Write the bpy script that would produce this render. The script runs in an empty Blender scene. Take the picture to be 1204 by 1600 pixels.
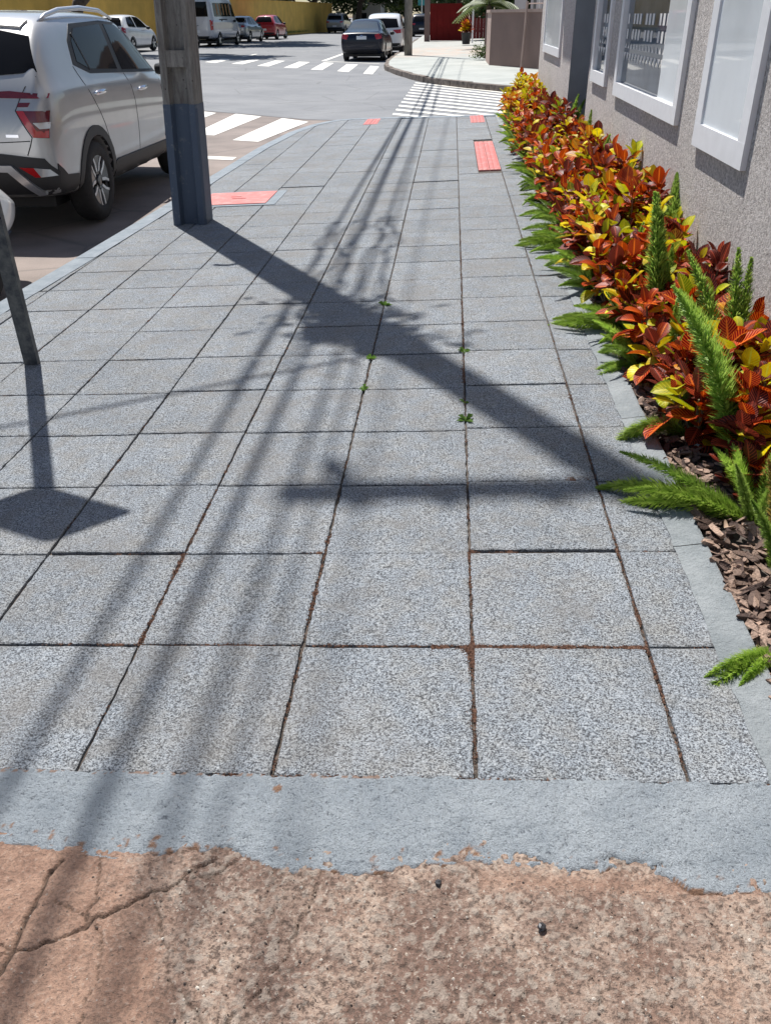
import bpy, bmesh, math, random
import numpy as np
from mathutils import Vector, Matrix, noise
from mathutils.bvhtree import BVHTree
R = math.radians
random.seed(7); RNG = np.random.default_rng(7)
scene = bpy.context.scene
col = scene.collection

# ------------------------------------------------------------------ camera
cam_d = bpy.data.cameras.new('camera'); cam = bpy.data.objects.new('camera', cam_d); col.objects.link(cam)
cr = Vector((0.99754453, 0.06937978, -0.0095582)); cu = Vector((-0.02707942, 0.50795929, 0.86095532)); cf = Vector((-0.06458807, 0.85858244, -0.50859077))
M = Matrix((cr, cu, -cf)).transposed().to_4x4(); M.translation = Vector((-0.0899, -1.2294, 1.3675))
cam.matrix_world = M
cam_d.sensor_fit = 'VERTICAL'; cam_d.sensor_height = 24; cam_d.lens = 24 * 1314.67 / 1600
cam_d.clip_start = .05; cam_d.clip_end = 3000
scene.camera = cam

# ------------------------------------------------------------------ light
SUN = Vector((.248, -.478, -1)).normalized()
EL = math.asin(-SUN.z); AZ = math.atan2(-SUN.x, -SUN.y)      # azimuth from +Y, clockwise positive to +X
w = bpy.data.worlds.new('World'); scene.world = w; w.use_nodes = True
nt = w.node_tree; bg = nt.nodes['Background']
sky = nt.nodes.new('ShaderNodeTexSky'); sky.sky_type = 'NISHITA'; sky.sun_disc = False
sky.sun_elevation = EL; sky.sun_rotation = AZ
sky.air_density = 1.0; sky.dust_density = .6; sky.ozone_density = 1.2
nt.links.new(sky.outputs[0], bg.inputs[0]); bg.inputs[1].default_value = .072
sl = bpy.data.lights.new('sun', 'SUN'); sl.energy = 4.95; sl.angle = R(.53); sl.color = (1, .965, .91)
so = bpy.data.objects.new('sun', sl); col.objects.link(so); so.rotation_euler = SUN.to_track_quat('-Z', 'Y').to_euler()
scene.view_settings.view_transform = 'Standard'; scene.view_settings.look = 'None'
scene.view_settings.exposure = .43; scene.view_settings.gamma = 1
scene.view_settings.use_curve_mapping = False

# ------------------------------------------------------------------ helpers
SLOPE = .0408
def pave(x, y=0): return SLOPE * x
def road(x, y=0): return -.265 + (.0175 * (-2.75 - x) if x < -2.75 else .03 * (x + 2.75))

def tag(o, label=None, cat=None, group=None, kind=None):
    if label: o['label'] = label
    if cat: o['category'] = cat
    if group: o['group'] = group
    if kind: o['kind'] = kind
    return o
def empty(name, loc=(0, 0, 0), rz=0, label=None, cat=None, group=None):
    o = bpy.data.objects.new(name, None); col.objects.link(o); o.location = loc; o.rotation_euler = (0, 0, rz)
    o.empty_display_size = .2
    return tag(o, label, cat, group)
def link(name, me, parent=None, loc=None, rot=None, scale=None):
    o = bpy.data.objects.new(name, me); col.objects.link(o)
    if parent: o.parent = parent
    if loc is not None: o.location = loc
    if rot is not None: o.rotation_euler = rot
    if scale is not None: o.scale = scale if hasattr(scale, '__len__') else (scale,) * 3
    return o

class MB:
    def __init__(s): s.v = []; s.f = []; s.m = []; s.mi = 0
    def add(s, vs, fs):
        n = len(s.v); s.v += [tuple(v) for v in vs]; s.f += [tuple(i + n for i in f) for f in fs]; s.m += [s.mi] * len(fs); return s
    def box(s, a, b, M=None):
        x0, y0, z0 = a; x1, y1, z1 = b
        vs = [(x0, y0, z0), (x1, y0, z0), (x1, y1, z0), (x0, y1, z0), (x0, y0, z1), (x1, y0, z1), (x1, y1, z1), (x0, y1, z1)]
        if M: vs = [M @ Vector(v) for v in vs]
        return s.add(vs, [(0, 3, 2, 1), (4, 5, 6, 7), (0, 1, 5, 4), (1, 2, 6, 5), (2, 3, 7, 6), (3, 0, 4, 7)])
    def tube(s, pts, rad, n=8, cap=True):
        pts = [Vector(p) for p in pts]; rs = rad if hasattr(rad, '__len__') else [rad] * len(pts)
        rings = []; up = Vector((0, 0, 1))
        for i, p in enumerate(pts):
            d = (pts[min(i + 1, len(pts) - 1)] - pts[max(i - 1, 0)]).normalized()
            a = d.cross(up if abs(d.z) < .95 else Vector((0, 1, 0))).normalized(); b = d.cross(a).normalized()
            rings.append([p + (a * math.cos(2 * math.pi * k / n) + b * math.sin(2 * math.pi * k / n)) * rs[i] for k in range(n)])
        vs = [v for r_ in rings for v in r_]; fs = []
        for i in range(len(pts) - 1):
            for k in range(n):
                fs.append((i * n + k, i * n + (k + 1) % n, (i + 1) * n + (k + 1) % n, (i + 1) * n + k))
        if cap: fs += [tuple(range(n))[::-1], tuple((len(pts) - 1) * n + k for k in range(n))]
        return s.add(vs, fs)
    def prism(s, poly, z0, z1):
        n = len(poly); vs = [(x, y, z0) for x, y in poly] + [(x, y, z1) for x, y in poly]
        return s.add(vs, [tuple(range(n))[::-1], tuple(range(n, 2 * n))] + [(i, (i + 1) % n, n + (i + 1) % n, n + i) for i in range(n)])
    def lathe(s, prof, n=24, axis='z', M=None):
        vs = []; fs = []
        for (r_, h) in prof:
            for k in range(n):
                c, q = math.cos(2 * math.pi * k / n) * r_, math.sin(2 * math.pi * k / n) * r_
                v = (c, q, h) if axis == 'z' else (h, c, q)
                vs.append(M @ Vector(v) if M else v)
        for i in range(len(prof) - 1):
            for k in range(n): fs.append((i * n + k, i * n + (k + 1) % n, (i + 1) * n + (k + 1) % n, (i + 1) * n + k))
        return s.add(vs, fs)
    def mesh(s, name, mats, smooth=False, angle=None):
        me = bpy.data.meshes.new(name); me.from_pydata(s.v, [], s.f)
        for m in (mats if isinstance(mats, (list, tuple)) else [mats]): me.materials.append(m)
        if isinstance(mats, (list, tuple)): me.polygons.foreach_set('material_index', s.m)
        if smooth or angle: me.shade_smooth()
        if angle: me.set_sharp_from_angle(angle=R(angle))
        me.update(); return me
    def build(s, name, mats, parent=None, smooth=False, angle=None, loc=None, rot=None):
        return link(name, s.mesh(name, mats, smooth, angle), parent, loc, rot)

# ------------------------------------------------------------------ materials
class NT:
    def __init__(s, name):
        s.m = bpy.data.materials.new(name); s.m.use_nodes = True; s.t = s.m.node_tree; s.n = s.t.nodes; s.p = s.n['Principled BSDF']
    def new(s, ty, **kw):
        n = s.n.new(ty)
        for k, v in kw.items():
            if k.startswith('i_'):
                k = k[2:]; n.inputs[int(k) if k.isdigit() else k.replace('_', ' ')].default_value = v
            else: setattr(n, k, v)
        return n
    def l(s, a, b): s.t.links.new(a, b)
    def pos(s):
        if not hasattr(s, '_g'): s._g = s.new('ShaderNodeNewGeometry')
        return s._g.outputs['Position']
    def obj(s): return s.new('ShaderNodeTexCoord').outputs['Object']
    def noise(s, scale, detail=4, rough=.55, vec=None, dist=0):
        n = s.new('ShaderNodeTexNoise', i_Scale=scale, i_Detail=detail, i_Roughness=rough, i_Distortion=dist)
        s.l(vec or s.pos(), n.inputs['Vector']); return n.outputs['Fac']
    def voro(s, scale, vec=None, feature='F1', out='Distance', rnd=1.0):
        n = s.new('ShaderNodeTexVoronoi', feature=feature, i_Scale=scale, i_Randomness=rnd); s.l(vec or s.pos(), n.inputs['Vector']); return n.outputs[out]
    def ramp(s, fac, stops):
        n = s.new('ShaderNodeValToRGB'); s.l(fac, n.inputs[0]); e = n.color_ramp.elements
        while len(e) < len(stops): e.new(.5)
        for i, (p_, c) in enumerate(stops):
            e[i].position = p_; e[i].color = (c, c, c, 1) if not hasattr(c, '__len__') else (*c, 1)
        return n.outputs[0]
    def mix(s, fac, a, b, mode='MIX'):
        n = s.new('ShaderNodeMix', data_type='RGBA', blend_type=mode)
        for sk, v in ((n.inputs[0], fac), (n.inputs[6], a), (n.inputs[7], b)):
            if hasattr(v, 'is_linked') or hasattr(v, 'links'): s.l(v, sk)
            elif hasattr(v, '__len__'): sk.default_value = (*v, 1)
            else: sk.default_value = v
        return n.outputs[2]
    def math(s, op, a, b=0.0, c=None):
        n = s.new('ShaderNodeMath', operation=op)
        for i, v in enumerate((a, b) if c is None else (a, b, c)):
            if hasattr(v, 'links'): s.l(v, n.inputs[i])
            else: n.inputs[i].default_value = v
        return n.outputs[0]
    def bump(s, h, strength=.5, dist=.01, prev=None):
        n = s.new('ShaderNodeBump', i_Strength=strength, i_Distance=dist); s.l(h, n.inputs['Height'])
        if prev: s.l(prev, n.inputs['Normal'])
        s.l(n.outputs[0], s.p.inputs['Normal']); return n.outputs[0]
    def base(s, c):
        if hasattr(c, 'links'): s.l(c, s.p.inputs['Base Color'])
        else: s.p.inputs['Base Color'].default_value = (*c, 1)
    def set(s, **kw):
        for k, v in kw.items():
            i = s.p.inputs[k.replace('_', ' ')]
            if hasattr(v, 'links'): s.l(v, i)
            else: i.default_value = v
        return s
    def attr(s, name): return s.new('ShaderNodeAttribute', attribute_name=name).outputs['Fac']
    def rnd(s): return s.new('ShaderNodeObjectInfo').outputs['Random']

def simple(name, c, rough=.6, metal=0, nscale=None, namt=.25, coat=0, spec=.5):
    t = NT(name); t.set(Roughness=rough, Metallic=metal, Coat_Weight=coat); t.p.inputs['Specular IOR Level'].default_value = spec
    if nscale:
        f = t.noise(nscale, 5); d = tuple(x * (1 - namt) for x in c); e = tuple(min(1, x * (1 + namt)) for x in c)
        t.base(t.ramp(f, [(.3, d), (.7, e)]))
    else: t.base(c)
    return t.m

def m_tile():
    t = NT('painted_aggregate')
    v = t.voro(190); grain = t.noise(250, 3, .62); g2 = t.noise(135, 3, .6)
    big = t.noise(3.2, 4); mid = t.noise(11, 5, .65); rn = t.rnd()
    paint = t.mix(t.ramp(big, [(.38, 0), (.62, 1)]), (.235, .264, .298), (.295, .325, .36))
    worn = t.mix(t.ramp(mid, [(.42, 0), (.66, .8)]), paint, (.285, .282, .268))
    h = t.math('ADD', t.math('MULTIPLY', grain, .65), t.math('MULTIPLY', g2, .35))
    c = t.mix(t.ramp(h, [(.435, .95), (.505, 0)]), worn, (.05, .053, .06))  # dark pits: shade between the granules put into the colour
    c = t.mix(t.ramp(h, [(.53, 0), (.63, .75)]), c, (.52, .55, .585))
    c = t.mix(1.0, c, t.ramp(rn, [(0, .92), (1, 1.05)]), 'MULTIPLY')
    st = t.ramp(t.noise(1.9, 6, .7), [(.50, 0), (.72, .6)]); c = t.mix(st, c, (.20, .185, .17))
    st = t.ramp(t.noise(5.5, 5, .7), [(.54, 0), (.72, .5)]); c = t.mix(st, c, (.16, .16, .165))
    t.base(c); t.set(Roughness=.82)
    b = t.bump(h, 1.0, .010); t.bump(v, .35, .003, b)
    return t.m
def m_smoothpaint(name='painted_cement', a=(.21, .25, .29), b_=(.285, .325, .365)):
    t = NT(name)
    n = t.noise(9, 5, .6); f = t.noise(70, 5, .7); p = t.voro(55)
    c = t.mix(t.ramp(n, [(.35, 0), (.65, 1)]), a, b_)
    c = t.mix(t.ramp(f, [(.62, 0), (.75, .5)]), c, (.22, .23, .24))
    t.base(c); t.set(Roughness=.75)
    b = t.bump(f, 1.0, .014); t.bump(t.noise(260, 3, .7), .5, .003, b)
    return t.m
def m_strip():
    t = NT('painted_apron')
    n = t.noise(7, 5, .6); f = t.noise(55, 6, .75); f2 = t.noise(220, 3, .7); chip = t.attr('chip')
    c = t.mix(t.ramp(n, [(.35, 0), (.65, 1)]), (.37, .42, .47), (.50, .55, .595))
    c = t.mix(t.ramp(f, [(.33, .85), (.41, 0)]), c, (.12, .14, .17))
    c = t.mix(t.ramp(f2, [(.33, .6), (.45, 0)]), c, (.12, .14, .165))
    c = t.mix(t.ramp(t.noise(28, 4, .7), [(.70, 0), (.73, .5)]), c, (.34, .28, .22))
    c = t.mix(chip, c, t.mix(t.noise(40, 3), (.42, .24, .15), (.28, .16, .10)))
    t.base(c); t.set(Roughness=.72)
    b = t.bump(f, 1.0, .014); t.bump(f2, .6, .004, b)
    return t.m
def m_drive():
    t = NT('old_concrete')
    zone = t.attr('zone'); peb = t.attr('peb'); crk = t.attr('crack')
    n1 = t.noise(3.0, 5, .68); n2 = t.noise(18, 6, .72); n3 = t.noise(150, 4, .7); n4 = t.noise(105, 4, .66)
    cement = t.mix(t.ramp(n2, [(.34, 0), (.64, 1)]), (.26, .172, .13), (.42, .32, .255))
    cement = t.mix(t.ramp(n1, [(.44, .8), (.58, 0)]), cement, (.125, .068, .05))
    orange = t.mix(t.ramp(n2, [(.35, 0), (.65, 1)]), (.205, .115, .08), (.36, .225, .16))
    c = t.mix(zone, cement, orange)
    inv = t.math('SUBTRACT', 1, t.math('MULTIPLY', zone, .6))
    c = t.mix(t.math('MULTIPLY', t.ramp(n4, [(.40, .9), (.48, 0)]), inv), c, (.095, .065, .05))
    c = t.mix(t.math('MULTIPLY', t.ramp(n4, [(.56, 0), (.66, .65)]), inv), c, (.47, .41, .35))
    c = t.mix(t.math('MULTIPLY', t.ramp(peb, [(.35, 0), (.9, .7)]), .9), c, (.34, .29, .245))
    c = t.mix(t.ramp(n3, [(.36, .5), (.48, 0)]), c, (.10, .07, .055))
    c = t.mix(crk, c, (.045, .028, .02))
    t.base(c); t.set(Roughness=.85)
    b = t.bump(n4, .9, .009); t.bump(n3, .6, .004, b)
    return t.m
def m_asphalt():
    t = NT('asphalt')
    sep = t.new('ShaderNodeSeparateXYZ'); t.l(t.pos(), sep.inputs[0])
    d = t.math('ADD', sep.outputs[1], t.math('MULTIPLY', sep.outputs[0], .58))
    d = t.math('ADD', d, t.math('MULTIPLY', t.noise(2, 2), .12))
    near = t.ramp(t.math('SUBTRACT', 14.0, d), [(0, 0), (.05, 1)])
    n = t.noise(.6, 6, .7); g = t.noise(160, 3, .7); s_ = t.noise(1.3, 4)
    new = t.mix(t.ramp(n, [(.35, 0), (.65, 1)]), (.165, .172, .185), (.225, .23, .24))
    old = t.mix(t.ramp(s_, [(.35, 0), (.7, 1)]), (.17, .14, .125), (.28, .23, .205))
    c = t.mix(near, new, old)
    c = t.mix(.6, c, t.ramp(g, [(.3, .62), (.7, 1.35)]), 'MULTIPLY')
    seam = t.math('ABSOLUTE', t.math('SUBTRACT', 13.99, d)); c = t.mix(t.ramp(seam, [(.03, .75), (.1, 0)]), c, (.05, .045, .045))
    crk = t.voro(.55, feature='DISTANCE_TO_EDGE'); c = t.mix(t.math('MULTIPLY', t.ramp(crk, [(0, 1), (.014, 0)]), .4), c, (.06, .06, .06))
    t.base(c); t.set(Roughness=.8); t.bump(g, .5, .006)
    return t.m
def m_roadpaint():
    t = NT('road_paint'); n = t.noise(14, 6, .75); n2 = t.noise(90, 3)
    c = t.mix(t.ramp(n, [(.60, 0), (.72, .65)]), (.76, .74, .68), (.33, .32, .31)); c = t.mix(t.ramp(n2, [(.3, .3), (.5, 0)]), c, (.45, .43, .4))
    t.base(c); t.set(Roughness=.7); return t.m
def m_stucco():
    t = NT('stucco')
    v = t.voro(150); n = t.noise(95, 5, .75); big = t.noise(1.6, 4)
    c = t.mix(t.ramp(n, [(.36, 0), (.6, 1)]), (.26, .23, .22), (.73, .68, .65))
    c = t.mix(.5, c, t.ramp(big, [(.3, .85), (.7, 1.12)]), 'MULTIPLY')
    t.base(c); t.set(Roughness=.9)
    b = t.bump(n, .9, .012); t.bump(v, .5, .005, b)
    return t.m
def m_leaf(name, body, vein, edge=None):
    t = NT(name)
    uv = t.new('ShaderNodeTexCoord').outputs['UV']
    sep = t.new('ShaderNodeSeparateXYZ'); t.l(uv, sep.inputs[0])
    u_, v_ = sep.outputs[0], sep.outputs[1]
    a = t.math('ABSOLUTE', t.math('SUBTRACT', u_, .5))
    mid = t.ramp(a, [(.035, 1), (.07, 0)])
    st = t.math('FRACT', t.math('SUBTRACT', t.math('MULTIPLY', v_, 9), t.math('MULTIPLY', a, 5.5)))
    side = t.ramp(t.math('ABSOLUTE', t.math('SUBTRACT', st, .5)), [(.06, 1), (.20, 0)])
    f = t.math('MAXIMUM', mid, t.math('MULTIPLY', side, .85))
    nb = t.noise(22, 3, .6); rn = t.rnd()
    hs = t.new('ShaderNodeHueSaturation'); t.l(t.math('ADD', .488, t.math('MULTIPLY', rn, .026)), hs.inputs['Hue']); t.l(t.math('ADD', .75, t.math('MULTIPLY', rn, .7)), hs.inputs['Value']); hs.inputs['Saturation'].default_value = 1.08
    b2 = tuple(x * .45 for x in body)
    t.l(t.mix(t.ramp(nb, [(.35, 0), (.68, .9)]), body, b2), hs.inputs['Color'])
    c = t.mix(f, hs.outputs[0], vein)
    if edge: c = t.mix(t.ramp(a, [(.38, 0), (.46, .8)]), c, edge)
    t.base(c); t.set(Roughness=.42, Transmission_Weight=0.0); t.p.inputs['Specular IOR Level'].default_value = .28
    t.bump(f, .35, .003)
    # thin leaf: let some light through
    tr = t.new('ShaderNodeBsdfTranslucent'); t.l(c, tr.inputs[0]); mx = t.new('ShaderNodeMixShader', i_0=.30)
    t.l(t.p.outputs[0], mx.inputs[1]); t.l(tr.outputs[0], mx.inputs[2]); t.l(mx.outputs[0], t.n['Material Output'].inputs[0])
    return t.m
def m_foliage(name, a, b, scale=8, transl=.3, rough=.5):
    t = NT(name); f = t.noise(scale, 3); rn = t.rnd()
    c = t.mix(t.ramp(f, [(.3, 0), (.7, 1)]), a, b); c = t.mix(1.0, c, t.ramp(rn, [(0, .75), (1, 1.25)]), 'MULTIPLY')
    t.base(c); t.set(Roughness=rough)
    tr = t.new('ShaderNodeBsdfTranslucent'); t.l(c, tr.inputs[0]); mx = t.new('ShaderNodeMixShader', i_0=transl)
    t.l(t.p.outputs[0], mx.inputs[1]); t.l(tr.outputs[0], mx.inputs[2]); t.l(mx.outputs[0], t.n['Material Output'].inputs[0])
    return t.m
def m_glass(name='window_glass', tint=(.85, .9, .92)):
    t = NT(name); t.n.remove(t.p)
    fr = t.new('ShaderNodeFresnel', i_IOR=1.5); tb = t.new('ShaderNodeBsdfTransparent'); tb.inputs[0].default_value = (*tint, 1)
    gl = t.new('ShaderNodeBsdfGlossy'); gl.inputs['Roughness'].default_value = .03
    mx = t.new('ShaderNodeMixShader'); t.l(fr.outputs[0], mx.inputs[0]); t.l(tb.outputs[0], mx.inputs[1]); t.l(gl.outputs[0], mx.inputs[2])
    t.l(mx.outputs[0], t.n['Material Output'].inputs[0]); return t.m
def m_carpaint(name, c, metal=.0, rough=.3, flake=False):
    t = NT(name); t.set(Roughness=rough, Metallic=metal, Coat_Weight=.9, Coat_Roughness=.04)
    d = t.noise(2.5, 4); dd = tuple(x * .9 for x in c)
    t.base(t.mix(t.ramp(d, [(.4, 0), (.7, 1)]), c, dd)); return t.m
def m_concrete_pole():
    t = NT('pole_concrete'); mp = t.new('ShaderNodeMapping'); mp.inputs['Scale'].default_value = (1, 1, .16); t.l(t.pos(), mp.inputs[0])
    s_ = t.noise(28, 6, .7, vec=mp.outputs[0]); n = t.noise(40, 5, .7); pt = t.voro(14)
    c = t.mix(t.ramp(s_, [(.35, 0), (.65, 1)]), (.125, .112, .102), (.26, .245, .225))
    c = t.mix(t.ramp(n, [(.6, 0), (.72, .7)]), c, (.11, .09, .08)); c = t.mix(t.ramp(pt, [(.06, .85), (.1, 0)]), c, (.05, .04, .035))
    t.base(c); t.set(Roughness=.88); t.bump(n, .7, .008); return t.m

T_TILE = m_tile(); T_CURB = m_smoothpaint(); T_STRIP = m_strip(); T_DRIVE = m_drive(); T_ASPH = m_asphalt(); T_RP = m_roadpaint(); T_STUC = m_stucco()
T_JOINT = simple('joint_dirt', (.085, .07, .06), .95, nscale=60, namt=.5)
T_EDGE = m_smoothpaint('edging_cement', (.21, .235, .25), (.31, .335, .35))
T_WALK2 = NT('far_walk_concrete')
_t = T_WALK2; _n = _t.noise(.8, 5, .65); _m = _t.noise(6, 5, .7)
_c = _t.mix(_t.ramp(_n, [(.35, 0), (.65, 1)]), (.33, .35, .33), (.43, .445, .42)); _c = _t.mix(_t.ramp(_m, [(.58, 0), (.75, .55)]), _c, (.25, .23, .21))
_sp = _t.new('ShaderNodeSeparateXYZ'); _t.l(_t.pos(), _sp.inputs[0])
_pk = _t.math('MULTIPLY', _t.ramp(_t.math('MULTIPLY', _sp.outputs[1], .01), [(.36, 0), (.39, 1), (.46, 1), (.5, .2)]), _t.ramp(_t.noise(1.5, 4), [(.4, 0), (.55, 1)]))
_c = _t.mix(_t.math('MULTIPLY', _pk, .6), _c, (.52, .37, .29)); _t.base(_c); _t.set(Roughness=.85); _t.bump(_m, .3, .01); T_WALK2 = _t.m
T_CURB2 = simple('old_curb', (.17, .14, .12), .9, nscale=7, namt=.5)
T_WHITE = simple('white_enamel', (.80, .80, .82), .35, nscale=14, namt=.04)
T_GLASS = m_glass()
T_BLIND = simple('frosted_pane', (.70, .74, .77), .25, nscale=3, namt=.07, coat=.6)
T_BLIND2 = simple('grey_interior', (.42, .43, .49), .8, nscale=4, namt=.25)
T_LACE = simple('white_lace', (.72, .70, .68), .8)
T_PCON = m_concrete_pole()
T_PPAINT = NT('pole_paint'); _t = T_PPAINT; _t.base(_t.mix(_t.ramp(_t.noise(16, 6, .7), [(.58, 0), (.72, .55)]), (.065, .09, .135), (.25, .26, .26))); _t.set(Roughness=.6); _t.bump(_t.noise(30, 5), .4, .006); T_PPAINT = _t.m
T_POST = NT('weathered_steel'); _t = T_POST; _t.base(_t.mix(_t.ramp(_t.noise(18, 6, .7), [(.4, 0), (.7, 1)]), (.05, .055, .065), (.16, .165, .16))); _t.set(Roughness=.5, Metallic=.4); T_POST = _t.m
T_BLACK = simple('black_plastic', (.022, .022, .024), .55)
T_DARKM = simple('dark_metal', (.06, .06, .065), .5, .6)
T_RUB = simple('tyre_rubber', (.022, .021, .021), .8, nscale=30, namt=.3)
T_SILV = simple('silver_trim', (.62, .63, .65), .3, .8)
T_CHROME = simple('chrome', (.8, .8, .82), .08, 1)
T_RIMB = simple('rim_black', (.03, .03, .032), .3, .3, coat=.5)
T_CGLASS = simple('car_glass', (.008, .008, .009), .03, 0, spec=.16)
T_CGLASS2 = simple('car_glass_pale', (.055, .075, .095), .05, 0, spec=.8)
T_REDL = simple('red_lens', (.42, .012, .015), .15, 0, coat=1)
T_DREDL = simple('dark_red_lens', (.13, .008, .012), .15, 0, coat=1)
T_CLRL = simple('clear_lens', (.55, .55, .55), .12, .3, coat=1)
T_SEAM = simple('panel_gap', (.01, .01, .012), .8)
T_PLATE = simple('plate_white', (.7, .72, .75), .4)
P_SILVER = m_carpaint('silver_paint', (.47, .465, .46), .5, .34)
P_WHITE = m_carpaint('white_paint', (.74, .75, .76))
P_BLACK = simple('midnight_paint', (.005, .008, .022), .25, 0, coat=.25, spec=.3)
P_RED = m_carpaint('red_paint', (.42, .02, .03))
P_GREY = m_carpaint('grey_paint', (.30, .32, .34), .5)
P_VAN = m_carpaint('van_paint', (.56, .57, .60), .1, .4)
T_YELLOW = simple('yellow_wall', (.66, .42, .09), .85, nscale=1.2, namt=.14)
T_BROWN = simple('brown_wall', (.215, .145, .125), .85, nscale=1.4, namt=.1)
T_BROWNC = simple('brown_cap', (.40, .29, .25), .8, nscale=3, namt=.12)
T_REDSH = simple('red_sheet', (.235, .020, .018), .5, nscale=2, namt=.12)
T_GREYW = simple('grey_facade', (.16, .15, .17), .85, nscale=1, namt=.1)
T_BAY = simple('slate_blue_render', (.27, .295, .33), .8, nscale=6, namt=.08)
T_REDP = NT('red_floor_paint'); _t = T_REDP; _t.base(_t.mix(_t.ramp(_t.noise(9, 6, .8), [(.48, 0), (.68, .75)]), (.55, .165, .155), (.52, .33, .31))); _t.set(Roughness=.7); _t.bump(_t.noise(90, 4), .3, .004); T_REDP = _t.m
T_BARK = NT('bark'); _t = T_BARK; _r = _t.new('ShaderNodeAttribute', attribute_name='tone').outputs['Fac']; _t.base(_t.mix(.6, _t.mix(_t.math('POWER', _r, 1.6), (.045, .022, .016), (.36, .245, .185)), _t.ramp(_t.noise(140, 4, .7), [(.36, .35), (.62, 1.4)]), 'MULTIPLY')); _t.set(Roughness=.75); _t.bump(_t.noise(150, 3), .9, .005); T_BARK = _t.m
T_SOIL = simple('soil', (.075, .045, .033), .95, nscale=40, namt=.5)
T_DEB = simple('dry_seed_debris', (.19, .105, .07), .9, nscale=120, namt=.6)
T_STEM = simple('plant_stem', (.16, .12, .07), .8)
T_TRUNK = simple('tree_bark', (.085, .065, .05), .9, nscale=9, namt=.4)
T_CABLE = simple('cable_sheath', (.02, .02, .02), .6)
T_DRYLEAF = simple('dry_leaf', (.42, .30, .22), .7, nscale=40, namt=.3)

# ------------------------------------------------------------------ value noise for meshes
def vnoise(X, Y, s, seed=0):
    x = X / s; y = Y / s; xi = np.floor(x).astype(int); yi = np.floor(y).astype(int); fx = x - xi; fy = y - yi
    fx = fx * fx * (3 - 2 * fx); fy = fy * fy * (3 - 2 * fy)
    def h(a, b):
        n = (a * 374761393 + b * 668265263 + seed * 974634777) & 0x7fffffff
        n = ((n ^ (n >> 13)) * 1274126177) & 0x7fffffff
        return ((n ^ (n >> 16)) & 0xffff) / 65535.
    return (h(xi, yi) * (1 - fx) + h(xi + 1, yi) * fx) * (1 - fy) + (h(xi, yi + 1) * (1 - fx) + h(xi + 1, yi + 1) * fx) * fy
def fbm(X, Y, s, o=4, seed=0):
    r_ = 0; a = 1; t = 0
    for k in range(o): r_ = r_ + a * vnoise(X, Y, s / 2 ** k, seed + k); t += a; a *= .55
    return r_ / t
def grid_mesh(name, xs, ys, Z, mat, attrs={}, keep=None, parent=None, smooth=True):
    nx, ny = len(xs), len(ys); X, Y = np.meshgrid(xs, ys, indexing='ij')
    v = np.stack([X, Y, Z], -1).reshape(-1, 3)
    i = np.arange(nx * ny).reshape(nx, ny)
    q = np.stack([i[:-1, :-1], i[1:, :-1], i[1:, 1:], i[:-1, 1:]], -1).reshape(-1, 4)
    if keep is not None:
        k = (keep[:-1, :-1] & keep[1:, :-1] & keep[1:, 1:] & keep[:-1, 1:]).reshape(-1); q = q[k]
    me = bpy.data.meshes.new(name); me.vertices.add(len(v)); me.vertices.foreach_set('co', v.ravel())
    me.loops.add(q.size); me.loops.foreach_set('vertex_index', q.ravel().astype(np.int32)); me.polygons.add(len(q))
    me.polygons.foreach_set('loop_start', np.arange(0, q.size, 4, dtype=np.int32))
    me.update(calc_edges=True); me.validate()
    for k, a in attrs.items():
        at = me.attributes.new(k, 'FLOAT', 'POINT'); at.data.foreach_set('value', a.ravel().astype(np.float32))
    me.materials.append(mat)
    if smooth: me.shade_smooth()
    return link(name, me, parent)

# ------------------------------------------------------------------ ground and roads
def sheet(name, xs, ys, fn, mat, kind='structure'):
    xs = np.array(xs, float); ys = np.array(ys, float); X, Y = np.meshgrid(xs, ys, indexing='ij')
    o = grid_mesh(name, xs, ys, np.vectorize(fn)(X, Y), mat); o['kind'] = kind; return o
sheet('ground', [-1500, -300, -60, -20, -2.75, 20, 60, 300, 1500], [-1500, -200, -20, 0, 60, 200, 1500],
      lambda x, y: road(max(-20, min(x, 5))) - .12, simple('dry_earth', (.16, .11, .075), .95, nscale=.5, namt=.4))
sheet('road', [-70, -40, -17, -12, -8, -5, -2.75, 0, 3, 12, 60], [-60, -12, 0, 6, 12, 18, 26, 40, 60, 90, 400], lambda x, y: road(max(-40, min(x, 5))), T_ASPH)

def flat_poly(name, polys, lift, mat, parent=None, fn=road):
    mb = MB()
    for p in polys:
        cx = sum(a for a, _ in p) / len(p)
        pts = [(x, y, fn(x, y) + lift) for x, y in p]; mb.add(pts, [tuple(range(len(p)))])
    return mb.build(name, mat, parent)
def ccw(p):
    s_ = sum(p[i][0] * p[(i + 1) % len(p)][1] - p[(i + 1) % len(p)][0] * p[i][1] for i in range(len(p)))
    return p if s_ > 0 else p[::-1]
def stripe(pr, poly, lift=.004):
    # split along x = -2.75 crease is not needed: stripes are narrow; a 4-gon per stripe
    pts = [Vector((x, y, road(x, y) + lift)) for x, y in ccw(poly)]
    mb = MB(); mb.add(pts, [(0, 1, 2), (0, 2, 3)] if len(pts) == 4 else [tuple(range(len(pts)))]); return mb.build('stripe', T_RP, pr)
zw = empty('zebra_crossing', (0, 0, 0)); zw['kind'] = 'structure'
for p in [[(-3.39, 12.48), (-2.97, 12.35), (-2.61, 15.07), (-3.19, 15.67)], [(-4.18, 13.1), (-3.80, 13.0), (-3.62, 15.9), (-4.2, 16.3)],
          [(-5.05, 13.6), (-4.65, 13.5), (-4.6, 16.4), (-5.15, 16.8)], [(-6.0, 14.2), (-5.55, 14.0), (-5.6, 17.1), (-6.1, 17.4)], [(-6.9, 14.7), (-6.5, 14.6), (-6.5, 17.7), (-6.95, 17.9)]]: stripe(zw, p)
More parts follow.
